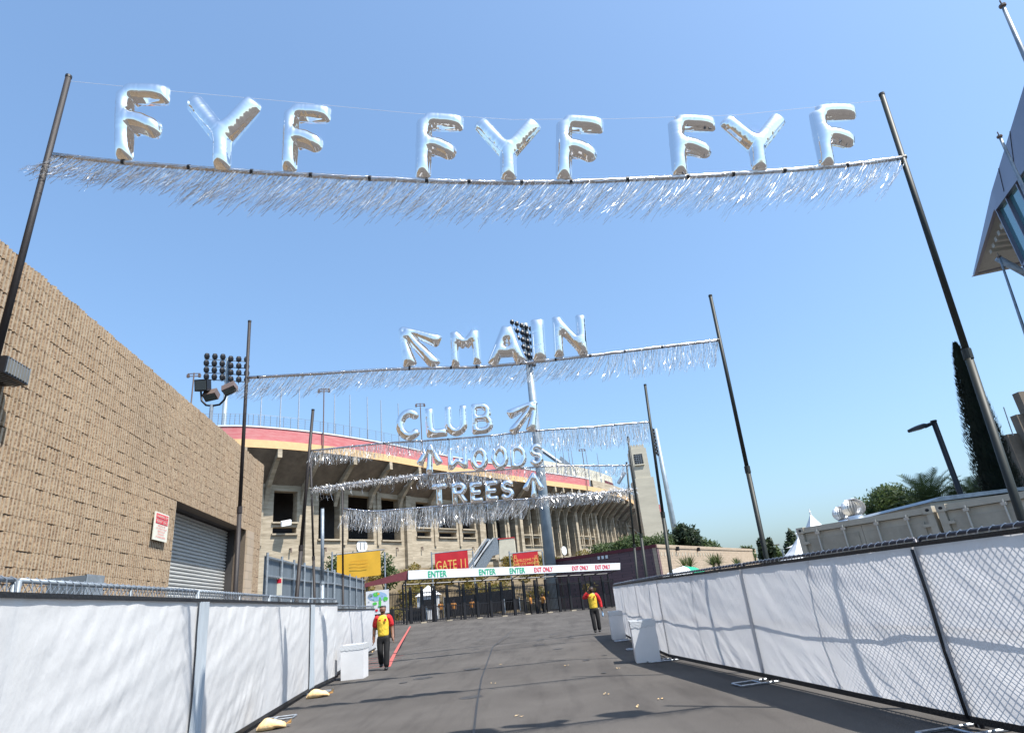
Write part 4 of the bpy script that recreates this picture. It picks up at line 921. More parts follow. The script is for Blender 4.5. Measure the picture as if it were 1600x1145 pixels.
def person(loc, rot, h, sk, label, pose, group='guards in yellow and red shirts', detail=True, sm_='shirty'):
    loc = Vector((loc[0], loc[1], zg(loc[1], loc[0]))); t = thing('person', label, 'person', loc, group); t.rotation_euler = (0, 0, rot); k = h / 1.8; t.scale = (k, k, k)
    V = lambda x, y, z: (x, y, z)   # figure faces -Y, its right hand is at -X
    lh, rh, lf, rf = pose['lh'], pose['rh'], pose['lf'], pose['rf']; le, re = pose['le'], pose['re']; lk, rk = pose['lk'], pose['rk']
    sL, sR = V(.195, 0, 1.46), V(-.195, 0, 1.46)
    B = {'pelvis': (V(0, .0, .97), .125), 'waist': (V(0, 0, 1.12), (.135, .11)), 'chest': (V(0, .0, 1.33), (.155, .115)), 'collar': (V(0, .005, 1.47), (.10, .085)), 'neck': (V(0, -.005, 1.55), .056), 'chin': (V(0, -.025, 1.605), .082), 'head': (V(0, -.01, 1.685), .12), 'crown': (V(0, .0, 1.75), .105),
         'sL': (sL, .07), 'eL': (le, .06), 'hL': (lh, .042), 'sR': (sR, .07), 'eR': (re, .06), 'hR': (rh, .042),
         'hipL': (V(.095, 0, .93), .09), 'kL': (lk, .06), 'aL': (lf, .042), 'hipR': (V(-.095, 0, .93), .09), 'kR': (rk, .06), 'aR': (rf, .042)}
    E = [('pelvis', 'waist'), ('waist', 'chest'), ('chest', 'collar'), ('collar', 'neck'), ('neck', 'chin'), ('chin', 'head'), ('head', 'crown'), ('collar', 'sL'), ('sL', 'eL'), ('eL', 'hL'), ('collar', 'sR'), ('sR', 'eR'), ('eR', 'hR'),
         ('pelvis', 'hipL'), ('hipL', 'kL'), ('kL', 'aL'), ('pelvis', 'hipR'), ('hipR', 'kR'), ('kR', 'aR')]
    for sd, hd, el in (('L', lh, le), ('R', rh, re)):   # palm, four fingers, thumb
        hv = Vector(hd); dv = (hv - Vector(el)).normalized(); side = Vector((0, -1, 0)); side = (side - dv * side.dot(dv)).normalized(); inn_ = dv.cross(side) * (1 if sd == 'L' else -1)
        B['p' + sd] = (tuple(hv + dv * .06), (.048, .024)); E.append(('h' + sd, 'p' + sd))
        if detail:
            for q in range(4):
                o0 = hv + dv * .1 + side * (.03 - q * .02); Lf = [.068, .078, .072, .055][q]
                B[f'f{sd}{q}a'] = (tuple(o0), .0095); B[f'f{sd}{q}b'] = (tuple(o0 + dv * Lf * .55 - inn_ * .012), .0088); B[f'f{sd}{q}c'] = (tuple(o0 + dv * Lf * .85 - inn_ * .035), .0075)
                E += [('p' + sd, f'f{sd}{q}a'), (f'f{sd}{q}a', f'f{sd}{q}b'), (f'f{sd}{q}b', f'f{sd}{q}c')]
            o0 = hv + dv * .035 + side * .035; B[f't{sd}a'] = (tuple(o0), .012); B[f't{sd}b'] = (tuple(o0 + dv * .035 + side * .022 - inn_ * .01), .010); B[f't{sd}c'] = (tuple(o0 + dv * .065 + side * .026 - inn_ * .02), .0085)
            E += [('h' + sd, f't{sd}a'), (f't{sd}a', f't{sd}b'), (f't{sd}b', f't{sd}c')]
    if detail:
        B['nose'] = ((0, -.112, 1.675), .014); E.append(('head', 'nose'))
        for sg, nn in ((1, 'earL'), (-1, 'earR')): B[nn] = ((sg * .092, .005, 1.685), (.012, .022)); E.append(('head', nn))
    body = skin('body', B, E, sk, t)
    sl_end = pose.get('sleeve', .62)
    def mid(a, b, f): return tuple(Vector(a).lerp(Vector(b), f))
    SJ = {'w': (V(0, 0, .90), (.17, .145)), 'w0': (V(0, 0, .97), (.185, .155)), 'w1': (V(0, 0, 1.12), (.185, .155)), 'w2': (V(0, 0, 1.32), (.215, .165)), 'w3': (V(0, .005, 1.43), (.215, .15)), 'w4': (V(0, .0, 1.49), (.15, .12)), 'w5': (V(0, .0, 1.545), (.075, .075))}
    SE_ = [('w', 'w0'), ('w0', 'w1'), ('w1', 'w2'), ('w2', 'w3'), ('w3', 'w4'), ('w4', 'w5')]
    skin('shirt', SJ, SE_, sm_, t)
    for sd, s_, e_, h_ in (('L', sL, le, lh), ('R', sR, re, rh)):
        sg = 1 if sd == 'L' else -1; J_ = {'a': (V(sg * .085, .0, 1.475), .105), 'b': (V(sg * .2, 0, 1.44), .108), 'c': (mid(s_, e_, .95), .082)}; E_ = [('a', 'b'), ('b', 'c')]
        if pose.get('long'): J_['c'] = (e_, .075); J_['d'] = (mid(e_, h_, .97), .055); E_.append(('c', 'd'))
        skin('sleeve', J_, E_, 'shirtr' if detail else 'shirtshade', t)
    TJ = {'p': (V(0, 0, 1.0), (.175, .15)), 'q': (V(0, 0, .92), (.18, .15)), 'l0': (V(.1, 0, .80), .12), 'l1': (lk, .09), 'l2': (mid(lk, lf, 1.08), .09), 'r0': (V(-.1, 0, .80), .12), 'r1': (rk, .09), 'r2': (mid(rk, rf, 1.08), .09)}
    skin('trousers', TJ, [('p', 'q'), ('q', 'l0'), ('l0', 'l1'), ('l1', 'l2'), ('q', 'r0'), ('r0', 'r1'), ('r1', 'r2')], 'trouser', t)
    for f_ in (lf, rf): skin('shoe', {'a': ((f_[0], f_[1] + .07, f_[2] - .035), (.055, .055)), 'b': ((f_[0], f_[1] - .08, f_[2] - .04), (.062, .048)), 'c': ((f_[0], f_[1] - .2, f_[2] - .05), (.05, .036))}, [('a', 'b'), ('b', 'c')], 'black', t)
    skin('hair', {'a': (V(0, .04, 1.69), (.108, .1)), 'b': (V(0, .018, 1.765), (.115, .1)), 'c': (V(0, .02, 1.80), (.08, .07))}, [('a', 'b'), ('b', 'c')], 'hair', t)
    if detail:
        skin('beard', {'a': (V(-.05, -.055, 1.625), .03), 'b': (V(0, -.085, 1.60), .036), 'c': (V(.05, -.055, 1.625), .03)}, [('a', 'b'), ('b', 'c')], 'hair', t)
        for sg in (-1, 1):
            mb = MB(); mb.lathe((sg * .033, -.095, 1.70), [(0, -.009), (.012, -.004), (.012, .004), (0, .009)], 8); o = mb.build('eye', 'white', None); o.parent = t
            mb = MB(); mb.obox((sg * .033, -.108, 1.70), (.006, 0, 0), (0, .003, 0), (0, 0, .006)); q = mb.build('pupil', 'black', None); q.parent = o
        mb = MB(); mb.obox((0, -.106, 1.635), (.025, 0, 0), (0, .006, 0), (0, 0, .007)); o = mb.build('mouth', mat('lips', (.25, .09, .07), .5), None); o.parent = t
        mb = MB(); mb.obox((.085, -.165, 1.38), (.03, .008, 0), (.002, -.006, 0), (0, 0, .035)); o = mb.build('badge', 'shirtr', None); o.parent = t
        mb = MB(); mb.obox((-.085, -.165, 1.38), (.035, -.008, 0), (.002, .006, 0), (0, 0, .02)); o = mb.build('badge', 'shirtr', None); o.parent = t
        skin('collar_trim', {'a': (V(-.06, -.03, 1.52), .022), 'b': (V(0, -.075, 1.49), .02), 'c': (V(.06, -.03, 1.52), .022), 'd': (V(0, .06, 1.53), .022)}, [('a', 'b'), ('b', 'c'), ('c', 'd'), ('d', 'a')], 'shirty', t, 1)
    return t
walk = dict(lh=(.30, -.10, .86), rh=(-.29, .02, .86), le=(.27, .03, 1.14), re=(-.275, .06, 1.15), lf=(.09, -.12, .09), rf=(-.09, .16, .16), lk=(.10, -.10, .50), rk=(-.10, -.05, .51))
gp = G(600, 1046); person(gp, .12, 1.86, 'skin1', 'bearded guard walking on the left in a yellow and red polo shirt', walk)
mb = MB(); 
phone = dict(lh=(.33, -.06, .90), rh=(-.16, -.10, 1.60), le=(.31, .02, 1.16), re=(-.40, -.06, 1.36), lf=(.12, -.02, .09), rf=(-.06, -.12, .09), lk=(.12, -.06, .5), rk=(-.08, -.10, .5), long=True)
gp2 = G(933, 987.5); person(gp2, -.1, 1.80, 'skin2', 'guard on the right with one hand raised to his ear', phone)
hb = gp2 + Vector((.33, -.1, .80)); t = tag(MB().lathe(hb, [(0, -.02), (.035, -.02), (.036, -.18), (.03, -.22), (0, -.22)], 10).lathe(hb, [(0, .04), (.014, .04), (.014, .0), (.034, -.03), (.035, -.1)], 10).build('bottle', 'mapblue', None, True, hb), 'clear bottle held low by the guard on the right', 'bottle')
hp_ = gp2 + Vector((-.115, -.07, 1.67)); tag(MB().obox(hp_, (.006, 0, 0), (0, .035, 0), (0, 0, .07)).obox(hp_ + Vector((-.008, 0, 0)), (.003, 0, 0), (0, .03, 0), (0, 0, .06)).build('phone', 'black', None, org=hp_), 'dark phone held to the ear of the guard on the right', 'phone')
stand = dict(lh=(.28, -.05, .88), rh=(-.28, -.04, .88), le=(.27, .04, 1.15), re=(-.27, .04, 1.15), lf=(.11, 0, .09), rf=(-.11, 0, .09), lk=(.11, -.02, .5), rk=(-.11, -.02, .5))

# ------------------------------------------------------------ entrance gates
GA, GB_ = D(606, 978, 57), D(966, 944, 66); GA.z = zg(57, GA.x); GB_.z = zg(66, GB_.x)
gu = (GB_ - GA); gu.z = 0; GLn = gu.length; gu.normalize(); gn = Vector((gu.y, -gu.x, 0))
def gp_(px, py, off=0.0): return PL(px, py, GA + gn * off, gn)
gatepx = [606, 642, 660, 680, 700, 726, 747, 768, 786, 805, 822, 840, 857, 876, 894, 912, 930, 948, 966]
gname = ['leftmost', 'second', 'third', 'fourth', 'fifth', 'sixth', 'seventh', 'eighth', 'ninth', 'tenth', 'eleventh', 'twelfth', 'thirteenth', 'fourteenth', 'fifteenth', 'sixteenth', 'seventeenth', 'rightmost']
for i in range(len(gatepx) - 1):
    a, b = gp_(gatepx[i], 955), gp_(gatepx[i + 1], 955); a.z = zg(60, a.x); b.z = zg(60, b.x)
    t = thing('steel_gate', f'black steel picket gate leaf below the white header, {gname[i]} from the left', 'gate', a, 'black picket gates across the entrance')
    mb = MB(); n = max(4, int((b - a).length / .14))
    for k in range(1, n): p = a.lerp(b, k / n); mb.obox(p + Vector((0, 0, 1.4)), gu * .022, gn * .022, (0, 0, 1.34))
    mb.build('picket', 'blackmetal', t)
    for h in (.18, 1.3, 2.55): MB().obox(a.lerp(b, .5) + Vector((0, 0, h)), (b - a) / 2, gn * .03, (0, 0, .04)).build('rail', 'blackmetal', t)
    MB().obox(a + Vector((0, 0, 1.55)), gu * .11, gn * .11, (0, 0, 1.55)).build('post', 'blackmetal', t)
    if i % 2 == 0: MB().obox(a + gn * .25 + Vector((0, 0, .03)), gu * .25, gn * .25, (0, 0, .05)).build('footing', 'conc', t)
# header
h0, h1 = gp_(638, 891, 1.2), gp_(969, 879, 1.2); l0, l1 = gp_(638, 905, 1.2), gp_(969, 889.5, 1.2)
t = thing('entrance_header', 'long white entrance header board reading ENTER and EXIT ONLY above the gates', 'sign', ((h0 + h1) / 2)); ztop, zbot = (h0.z + h1.z) / 2, (l0.z + l1.z) / 2
hd = MB(); hd.add([l0, l1, h1, h0] + [p - gn * .25 for p in (l0, l1, h1, h0)], [(0, 1, 2, 3), (7, 6, 5, 4), (0, 4, 5, 1), (3, 2, 6, 7), (0, 3, 7, 4), (1, 5, 6, 2)]); hd.build('board', 'white', t)
for px, tx, m_, hh_, sx_ in [(683, 'ENTER', 'green', .55, .95), (761, 'ENTER', 'green', .52, .95), (808, 'ENTER', 'green', .5, .95), (849, 'EXIT ONLY', 'redink', .45, .8), (906.5, 'EXIT ONLY', 'redink', .42, .8), (941.5, 'EXIT ONLY', 'redink', .42, .75)]:
    f_ = (px - 638) / 331; c = gp_(px, 898 + (884.2 - 898) * f_, 1.2); text(tx, c, (l1 - l0), (0, 0, 1), hh_, m_, t, extrude=.03, sx=sx_ * .82, off=.02)
tr = MB(); A_, B_ = l0 - gn * .3, l1 - gn * .3
tr.tube([A_, B_], .06, 5); A2, B2 = A_ - gn * 2.5 + Vector((0, 0, -.3)), B_ - gn * 2.5 + Vector((0, 0, -.2)); tr.tube([A2, B2], .07, 5)
for k in range(15): p, q = A_.lerp(B_, k / 14), A2.lerp(B2, k / 14); tr.tube([p, q], .05, 4)
tr.build('canopy_frame', 'blackmetal', t)
for k in range(9): p = A2.lerp(B2, k / 8); MB().tube([Vector((p.x, p.y, zg(60, p.x) - .1)), p], .09, 6).build('post', 'blackmetal', t)
ma, mb_ = gp_(570, 911, 1.0), gp_(637, 891, 1.0); mc, md_ = gp_(637, 905, 1.0), gp_(570, 917, 1.0)
t = thing('maroon_header', 'maroon header board continuing left of the white entrance header', 'sign board', ma); q = MB(); q.prism([md_, mc, mb_, ma], -gn * .2); q.build('board', 'maroon', t)
for f_ in (.05, .95): p = md_.lerp(mc, f_) - gn * .1; MB().tube([Vector((p.x, p.y, .4)), p], .08, 6).build('post', 'blackmetal', t)
# banners on posts
def flatbanner(name, label, tl, br, Yb, m_, posts):
    a, b = D(*tl, Yb), D(*br, Yb); t = thing(name, label, 'banner', (a.x, Yb, .5)); z0 = b.z
    mb = MB(); nx, nz = 20, 8
    for j in range(nz + 1):
        for i in range(nx + 1): mb.v.append(Vector((a.x + (b.x - a.x) * i / nx, Yb + .012 * math.sin(i * .7) * math.sin(j * .5), z0 + (a.z - z0) * j / nz)))
    for j in range(nz):
        for i in range(nx): q = j * (nx + 1) + i; mb.f.append((q, q + 1, q + nx + 2, q + nx + 1))
    mb.build('cloth', m_, t, True)
    for px, py in posts: p = D(px, py, Yb + .1); MB().tube([Vector((p.x, Yb + .1, .4)), p], .08, 6).build('post', 'galvd', t)
    p, q = D(posts[0][0], tl[1] - 1, Yb + .1), D(posts[1][0], tl[1] - 1, Yb + .1); q.z = p.z = a.z + .05; MB().tube([p, q], .05, 6).build('top_rail', 'galvd', t)
    return t, a, b
t, a, b = flatbanner('gate_banner', 'red banner with gold lettering GATE 11 above the entrance header', (679, 865), (733, 897), 67, 'bannerred', [(674, 862), (738.5, 861)])
c = D(706, 881.5, 66.9); text('GATE 11', c, (1, 0, 0), (0, 0, 1), .95, 'gold', t, extrude=.09, sx=.66)
t, a, b = flatbanner('welcome_banner', 'red banner with small gold WELCOME TO lettering right of the escalator', (801, 865), (843, 888), 67, 'bannerred', [(795.5, 861), (847, 861)])
text('WELCOME TO\nTHE LOS ANGELES', D(823, 877, 66.9), (1, 0, 0), (0, 0, 1), .62, 'gold', t, extrude=.05, sx=.9)
for px in (806, 838.5):
    c = D(px, 879, 66.9); mb = MB()
    for k in range(4): w_ = .32 - k * .07; mb.box((c.x - w_, 66.86, c.z - .6 + k * .35), (c.x - w_ + .05, 66.88, c.z - .25 + k * .35)); mb.box((c.x + w_ - .05, 66.86, c.z - .6 + k * .35), (c.x + w_, 66.88, c.z - .25 + k * .35)); mb.box((c.x - w_, 66.85, c.z - .6 + k * .35), (c.x + w_, 66.857, c.z - .55 + k * .35))
    mb.build('tower_emblem', 'gold', t)
t, a, b = flatbanner('yellow_banner', 'plain yellow banner on posts left of the entrance header', (526.5, 867), (595, 898), 59, 'banneryel', [(519, 862), (601, 862)])
mb = MB()
for k in range(3): z = (a.z + b.z) / 2 + .35 - k * .3; mb.box((a.x + 1.3, 58.9, z), (b.x - 1.2, 58.91, z + .06))
mb.build('faint_text_lines', mat('ochre_ink', (.72, .38, .03), .7), t)
# map board
a, b = D(571.5, 924, 40), D(608, 957, 40); t = thing('map_board', 'white festival map board with green and blue areas behind the walking guard', 'sign', (a.x, 40, .2))
MB().box((a.x, 40, b.z), (b.x, 40.06, a.z)).build('panel', 'white', t); MB().box((a.x + .4, 40.1, .2), (b.x + .25, 40.3, a.z - 1.2)).build('backing', 'black', t)
def patch(u0_, v0_, u1_, v1_, m_, n_='map_area', dy=.0): x_ = lambda u: a.x + (b.x - a.x) * u; z_ = lambda v: a.z + (b.z - a.z) * v; k = 10; cx_, cz_, rx_, rz_ = (x_(u0_) + x_(u1_)) / 2, (z_(v0_) + z_(v1_)) / 2, abs(x_(u1_) - x_(u0_)) / 2, abs(z_(v1_) - z_(v0_)) / 2; MB().add([(cx_ + rx_ * math.cos(i * .6283) * ru(.85, 1.1), 39.99 - dy, cz_ + rz_ * math.sin(i * .6283) * ru(.8, 1.1)) for i in range(k)], [tuple(range(k))]).build(n_, m_, t)
patch(.06, .06, .95, .45, 'mapblue'); patch(.1, .1, .3, .3, 'lightpole', dy=.004); patch(.3, .06, .6, .26, 'mapgreen', dy=.006); patch(.75, .3, .97, .5, 'mapgreen', dy=.006); patch(.55, .3, .68, .75, 'mapgreen', dy=.006); patch(.28, .48, .5, .62, 'mapgreen', dy=.006); patch(.5, .1, .62, .2, 'banneryel', dy=.008); patch(.4, .78, .53, .9, 'redink', dy=.008)
for k in range(26): u_, v_ = ru(.08, .9), ru(.08, .9); patch(u_, v_, u_ + ru(.03, .1), v_ + ru(.02, .05), ['mapgreen', 'white', 'lightpole', 'mapblue'][k % 4], 'map_detail', dy=.01)
text('MAP', Vector((a.x + .35, 39.95, a.z - .4)), (1, 0, 0), (0, 0, 1), .12, 'black', t) if False else None
# people and booths behind the gates
for i, (px, py, hpx, rot, lab) in enumerate([(689, 957, 30, .4, 'distant guard in a yellow shirt behind the gates, beside the white booth'), (738, 955, 29, -.2, 'distant guard in an orange-yellow shirt behind the middle of the gates'), (709, 952, 27, .1, 'distant guard in shade behind the gates, between two other guards'), (830, 948, 27, 1.5, 'distant guard behind the right-hand gates, facing sideways'), (849, 944, 27, -1, 'distant guard in red behind the gates near the maroon wall')]):
    Yb = 66 if i < 3 else 62; p = D(px, py, Yb); p.z = .42; person(p, rot, 1.78, 'skin2', lab, stand, 'distant guards behind the gates', detail=False, sm_='shirtshade')
c = D(667, 925, 70); t = thing('ticket_booth', 'small white peaked booth behind the gates', 'booth', (c.x, 70, .5)); cx_ = c.x
MB().box((cx_ - 1.1, 70, .5), (cx_ + 1.1, 72, 3.0)).build('wall', 'white', t); MB().add([(cx_ - 1.3, 69.8, 3), (cx_ + 1.3, 69.8, 3), (cx_ + 1.3, 72.2, 3), (cx_ - 1.3, 72.2, 3), (cx_, 71, 4.1)], [(0, 1, 4), (1, 2, 4), (2, 3, 4), (3, 0, 4)]).build('roof', 'tent', t); MB().box((cx_ - .8, 69.95, 1.6), (cx_ + .8, 69.99, 2.6)).build('window', 'dark', t)
for px, w_, h, lab, m_ in [(650, 2.2, 1.3, 'dark screened crate behind the left gates', 'dark'), (720, 3.6, 2.1, 'dark panelled barrier behind the middle gates', 'blackmetal'), (775, 4.2, 2.2, 'wide dark screen behind the gates below the escalator', 'blackmetal'), (800, 1.6, 1.2, 'low dark cabinet behind the gates', 'dark')]:
    c = D(px, 940, 69); t = thing('dark_screen', lab, 'screen', (c.x, 69, .5), 'dark screens behind the gates'); MB().box((c.x - w_ / 2, 69, .6), (c.x + w_ / 2, 69.3, .5 + h)).build('panel', m_, t)
    for e in (-1, 1): MB().box((c.x + e * w_ / 2 - .05, 68.9, .45), (c.x + e * w_ / 2 + .05, 69.4, .6 + h)).build('post', 'galvd', t)
# hillside planting
mb = MB(); random.seed(5)
bl = []
for k in range(60):
    f_ = rnd(); y = 71 + rnd() * 14; x = ru(-24, 6); x = x + (y - 70) * .2; z = .6 + (y - 70) * .42; bl.append((x, y, max(.8, z), ru(.8, 1.8), ru(.8, 1.6), ru(.5, 1.1)))
leafcloud(mb, bl, 16000, .22); tag(mb.build('hillside_shrubs', 'leafy'), 'mass of yellow-green shrubs on the slope behind the gates', 'shrubs', kind='stuff')
# plants beside yellow banner
for px, lab in [(522, 'leafy green shrub left of the yellow banner'), (603, 'leafy green shrub right of the yellow banner'), (566, 'dark rounded shrub top showing above the yellow banner')]:
    c = D(px, 880 if px != 566 else 862, 63); mb = MB(); tree('shrub', lab, (c.x, 63, .5), c.z + .8, 1.2 if px != 566 else 1.8, 'leaf', 500, .22, 'shrubs around the yellow banner', 'shrub', blobs=[(c.x, 63, c.z - .2, .9, .8, 1.2), (c.x + .4, 63, c.z - 1.4, 1, .8, 1.2)] if px != 566 else [(c.x, 63, c.z - .4, 2.0, .8, .5), (c.x, 63, c.z - .9, 2.4, .8, .6)])

# ------------------------------------------------------------ retaining wall at right
kA = D(1025, 851, 68); zt = kA.z; kB = G(849, 877, zt); kC = G(1180, 858, zt)
kB = kA + (kB - kA).normalized() * min((kB - kA).length, 40)
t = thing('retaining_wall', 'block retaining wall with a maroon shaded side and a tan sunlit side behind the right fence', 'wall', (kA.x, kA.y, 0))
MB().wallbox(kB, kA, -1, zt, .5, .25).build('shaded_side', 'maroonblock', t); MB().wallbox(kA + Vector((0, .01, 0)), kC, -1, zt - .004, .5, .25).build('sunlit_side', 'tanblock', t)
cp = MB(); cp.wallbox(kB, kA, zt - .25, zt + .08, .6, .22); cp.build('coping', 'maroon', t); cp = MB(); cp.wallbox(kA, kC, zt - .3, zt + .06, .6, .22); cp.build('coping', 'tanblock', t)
wd_ = (kC - kA).normalized(); wn = Vector((wd_.y, -wd_.x, 0))
for k in range(18): p = kA + wd_ * (1 + k * 1.25) + wn * .02; p.z = zt - .95; MB().obox(p, wd_ * .07, wn * .05, (0, 0, .2)).build('weep_hole', 'cream', t)
for k in (6.5, 15): p = kA + wd_ * k + wn * .15; p.z = zt - .35; MB().obox(p, wd_ * .16, wn * .25, (0, 0, .22)).build('wall_lamp', 'dark', t)
ud = (kB - kA).normalized(); un = Vector((-ud.y, ud.x, 0)); p = kA + ud * 6.8; p.z = zt - .5
for e in (-.35, .05, .45): MB().obox(p + ud * -e * 1.3 + un * .06, ud * .13, un * .05, (0, 0, .17)).build('wall_box', 'white', t)
# planting on top of the wall and hedges
c = D(950, 852, 76)
blb = []
for px, py, r_ in [(938, 858, 1.2), (948, 856, 1.1), (960, 856, 1.2), (972, 854, 1.1), (984, 850, 1.5), (996, 848, 1.4), (1008, 847, 1.2), (1018, 848, 1.0), (1030, 845, 1.3), (1040, 846, .9)]:
    q = D(px, py, 76); blb.append((q.x, 76, q.z - .5, r_ * 1.35, r_ * 1.3, r_ * 1.1))
tree('hedge', 'green hedge growing along the top of the retaining wall', (c.x, 76, 3.5), 2, 3, 'leaf', 9000, .2, None, 'hedge', blobs=blb, trunk=False)
def yucca(px, py, Yb, r_, label):
    c = D(px, py, Yb); t = thing('yucca', label, 'plant', (c.x, Yb, 0), 'spiky plants in front of the tan wall'); MB().tube([(c.x, Yb, 0), (c.x, Yb, c.z - .3)], .1, 6).build('trunk', 'bark', t); mb = MB()
    for k in range(70):
        a = ru(0, 6.28); e = ru(-.2, 1.35); d = Vector((math.cos(a) * math.cos(e), math.sin(a) * math.cos(e), math.sin(e))); s = d.cross(Vector((0, 0, 1))).normalized() * .035; p = Vector((c.x, Yb, c.z - .3)); q = p + d * r_ * .6; z = p + d * r_ + Vector((0, 0, -.12 * r_))
        mb.add([p - s, p + s, q + s, z, q - s], [(0, 1, 2, 4), (4, 2, 3)])
    mb.build('leaves', 'palm', t)
yucca(1068, 881, 60, 1.3, 'spiky plant in front of the tan wall, above the umbrella'); yucca(1078, 879, 60.5, 1.3, 'spiky plant just right of the umbrella'); yucca(1114, 878, 61, 1.5, 'spiky plant at the middle of the tan wall'); yucca(1122, 876, 61, 1.3, 'tall spiky plant at the middle of the tan wall'); yucca(1152, 880, 61, 1.1, 'low spiky plant near the right end of the tan wall')
# sun umbrella
c = D(1068, 884, 30); t = thing('umbrella', 'white sun umbrella with a green patch showing above the right fence', 'umbrella', (c.x, 30, 0)); MB().tube([(c.x, 30, 0), (c.x, 30, c.z)], .03, 6).build('pole', 'galv', t)
for m_, ks in (('tent', [0, 2, 3, 4, 6, 7]), ('green', [1, 5])):
    mb = MB()
    for k in ks:
        A = [Vector((c.x + 1.1 * math.cos(x_ * math.pi / 4 + .9) * f_, 30 + 1.1 * math.sin(x_ * math.pi / 4 + .9) * f_, c.z - .38 * f_ ** 1.8)) for x_ in (k, k + 1) for f_ in (0, .5, 1)]
        mb.add(A, [(0, 1, 4), (1, 2, 5, 4)])
    mb.build('canopy', m_, t)

# ------------------------------------------------------------ trees behind
def T(px, ptop, pbot_dummy, Yb, rpx, mt, label, n=1800, size=.35):
    c = D(px, ptop, Yb); r_ = rpx * Yb / FPX; tree('tree', label, (c.x, Yb, .5), c.z - .5, r_, mt, n, size)
T(1064, 815, 0, 95, 26, 'leafd', 'dark tree right of the stone tower, tallest of its row', 2600, .45); T(1048, 822, 0, 97, 16, 'leafd', 'dark tree immediately right of the stone tower', 1500, .45)
T(1104, 838, 0, 100, 24, 'leaf', 'mid green rounded tree above the tan wall', 2400, .4); T(1165, 852, 0, 110, 12, 'leaf', 'small distant tree above the right part of the tan wall', 800, .4)
T(1190, 840, 0, 52, 15, 'leafd', 'dark tree just left of the second right banner pole', 1800, .22); T(1230, 824, 0, 50, 16, 'leafd', 'dark tree between the white tent and the containers', 1800, .22)
T(1210, 852, 0, 60, 12, 'leaf', 'low tree behind the white tent', 800, .22)
T(1308, 788, 0, 30, 12, 'palm', 'pale yellow-green tree left of the roof ventilators', 900, .13)
def crownrow(): 
    c = D(1390, 775, 34); bl = []
    for px, py, r_ in [(1350, 782, .9), (1364, 774, 1.0), (1378, 768, 1.0), (1392, 766, 1.0), (1406, 770, .9), (1420, 778, .9), (1436, 782, .8), (1385, 790, 1.4), (1412, 795, 1.3), (1360, 795, 1.2)]: q = D(px, py, 34); bl.append((q.x, 34 + ru(-1, 1), q.z - .35, r_, r_, r_ * .7))
    t = tree('tree', 'broad green tree behind the containers left of the palms', (c.x, 34, 0), c.z, 3, 'leaf', 9000, .11, blobs=bl)
crownrow()
def palm(px, py, Yb, r_, label, nf=46):
    c = D(px, py, Yb); t = thing('palm_tree', label, 'palm', (c.x, Yb, 0), 'palms behind the containers'); MB().tube([(c.x, Yb, 0), (c.x, Yb, c.z)], [.3, .22], 8).build('trunk', 'bark', t); mb = MB()
    for k in range(nf):
        a = k * 2.4 + ru(-.2, .2); e = 1.35 - 1.5 * (k / nf); dirh = Vector((math.cos(a), math.sin(a), 0)); p = Vector((c.x, Yb, c.z)); prev = p; seg = 9
        for s in range(seg):
            ang = e - .75 * (s / seg) ** 1.3; q = prev + (dirh * math.cos(ang) + Vector((0, 0, math.sin(ang)))) * r_ / seg; sd = dirh.cross(Vector((0, 0, 1)))
            mb.add([prev - sd * .012, prev + sd * .012, q], [(0, 1, 2)])
            for e_ in (-1, 1):
                for hh_ in (0, .5):
                    r1 = prev.lerp(q, hh_); ll = r_ * .26 * math.sin(math.pi * (.12 + .8 * (s + hh_) / seg)); tip = r1 + sd * e_ * ll * .8 + (q - prev).normalized() * ll * .7 + Vector((0, 0, ll * .2)); mb.add([r1, r1 + (q - prev) * .4, tip], [(0, 1, 2)])
            prev = q
    mb.build('fronds', 'palm', t)
palm(1456, 790, 30, 2.0, 'palm whose fronds fan out left of the street lamp pole'); palm(1492, 800, 31, 1.7, 'palm half hidden behind the street lamp pole', 30); palm(1528, 785, 30, 1.7, 'palm whose fronds show right of the street lamp pole', 34)
# cypress
Yb = 24; tp, l_, r_ = D(1493, 538, Yb), D(1545, 775, Yb), D(1593, 775, Yb)
t = thing('cypress_tree', 'tall dark cypress behind the near right pole', 'tree', ((l_.x + r_.x) / 2 + .1, Yb, 0)); bx = (l_.x + r_.x) / 2 - .12
MB().tube([(bx, Yb, 0), (bx, Yb, 4)], [.2, .1], 8).build('trunk', 'bark', t); mb = MB(); H = tp.z; tx = tp.x
def cyr(f_): return .98 * (1 - f_) ** .62 * min(1, .75 + f_ * 1.2)
for k in range(15000):
    f_ = rnd() ** 1.1; a = ru(0, 6.283); z = .6 + (H - .6) * f_; rad = cyr(f_) * (1 + .22 * noise.noise(Vector((math.cos(a) * 1.6, math.sin(a) * 1.6, z * 1.2)))) * ru(.7, 1.1); cx_ = bx + (tx - bx) * f_ ** 1.5
    p = Vector((cx_ + math.cos(a) * rad, Yb + math.sin(a) * rad, z)); d = Vector((math.cos(a) * .35 + ru(-.2, .2), math.sin(a) * .35 + ru(-.2, .2), 1)).normalized(); s = Vector((-math.sin(a), math.cos(a), 0)) * .028; l = ru(.1, .2); mb.add([p - s, p + s, p + d * l], [(0, 1, 2)])
for k in range(18):
    for s in range(1): z0 = .5 + (H - 1.2) * k / 18; f0 = k / 18; mb.tube([(bx + (tx - bx) * f0 ** 1.5, Yb, z0), (bx + (tx - bx) * (f0 + .055) ** 1.5, Yb, z0 + (H - 1.2) / 18 + .05)], [cyr(f0) * .78, cyr(min(.98, f0 + .055)) * .78], 12, False)
mb.build('crown', 'cyp', t)
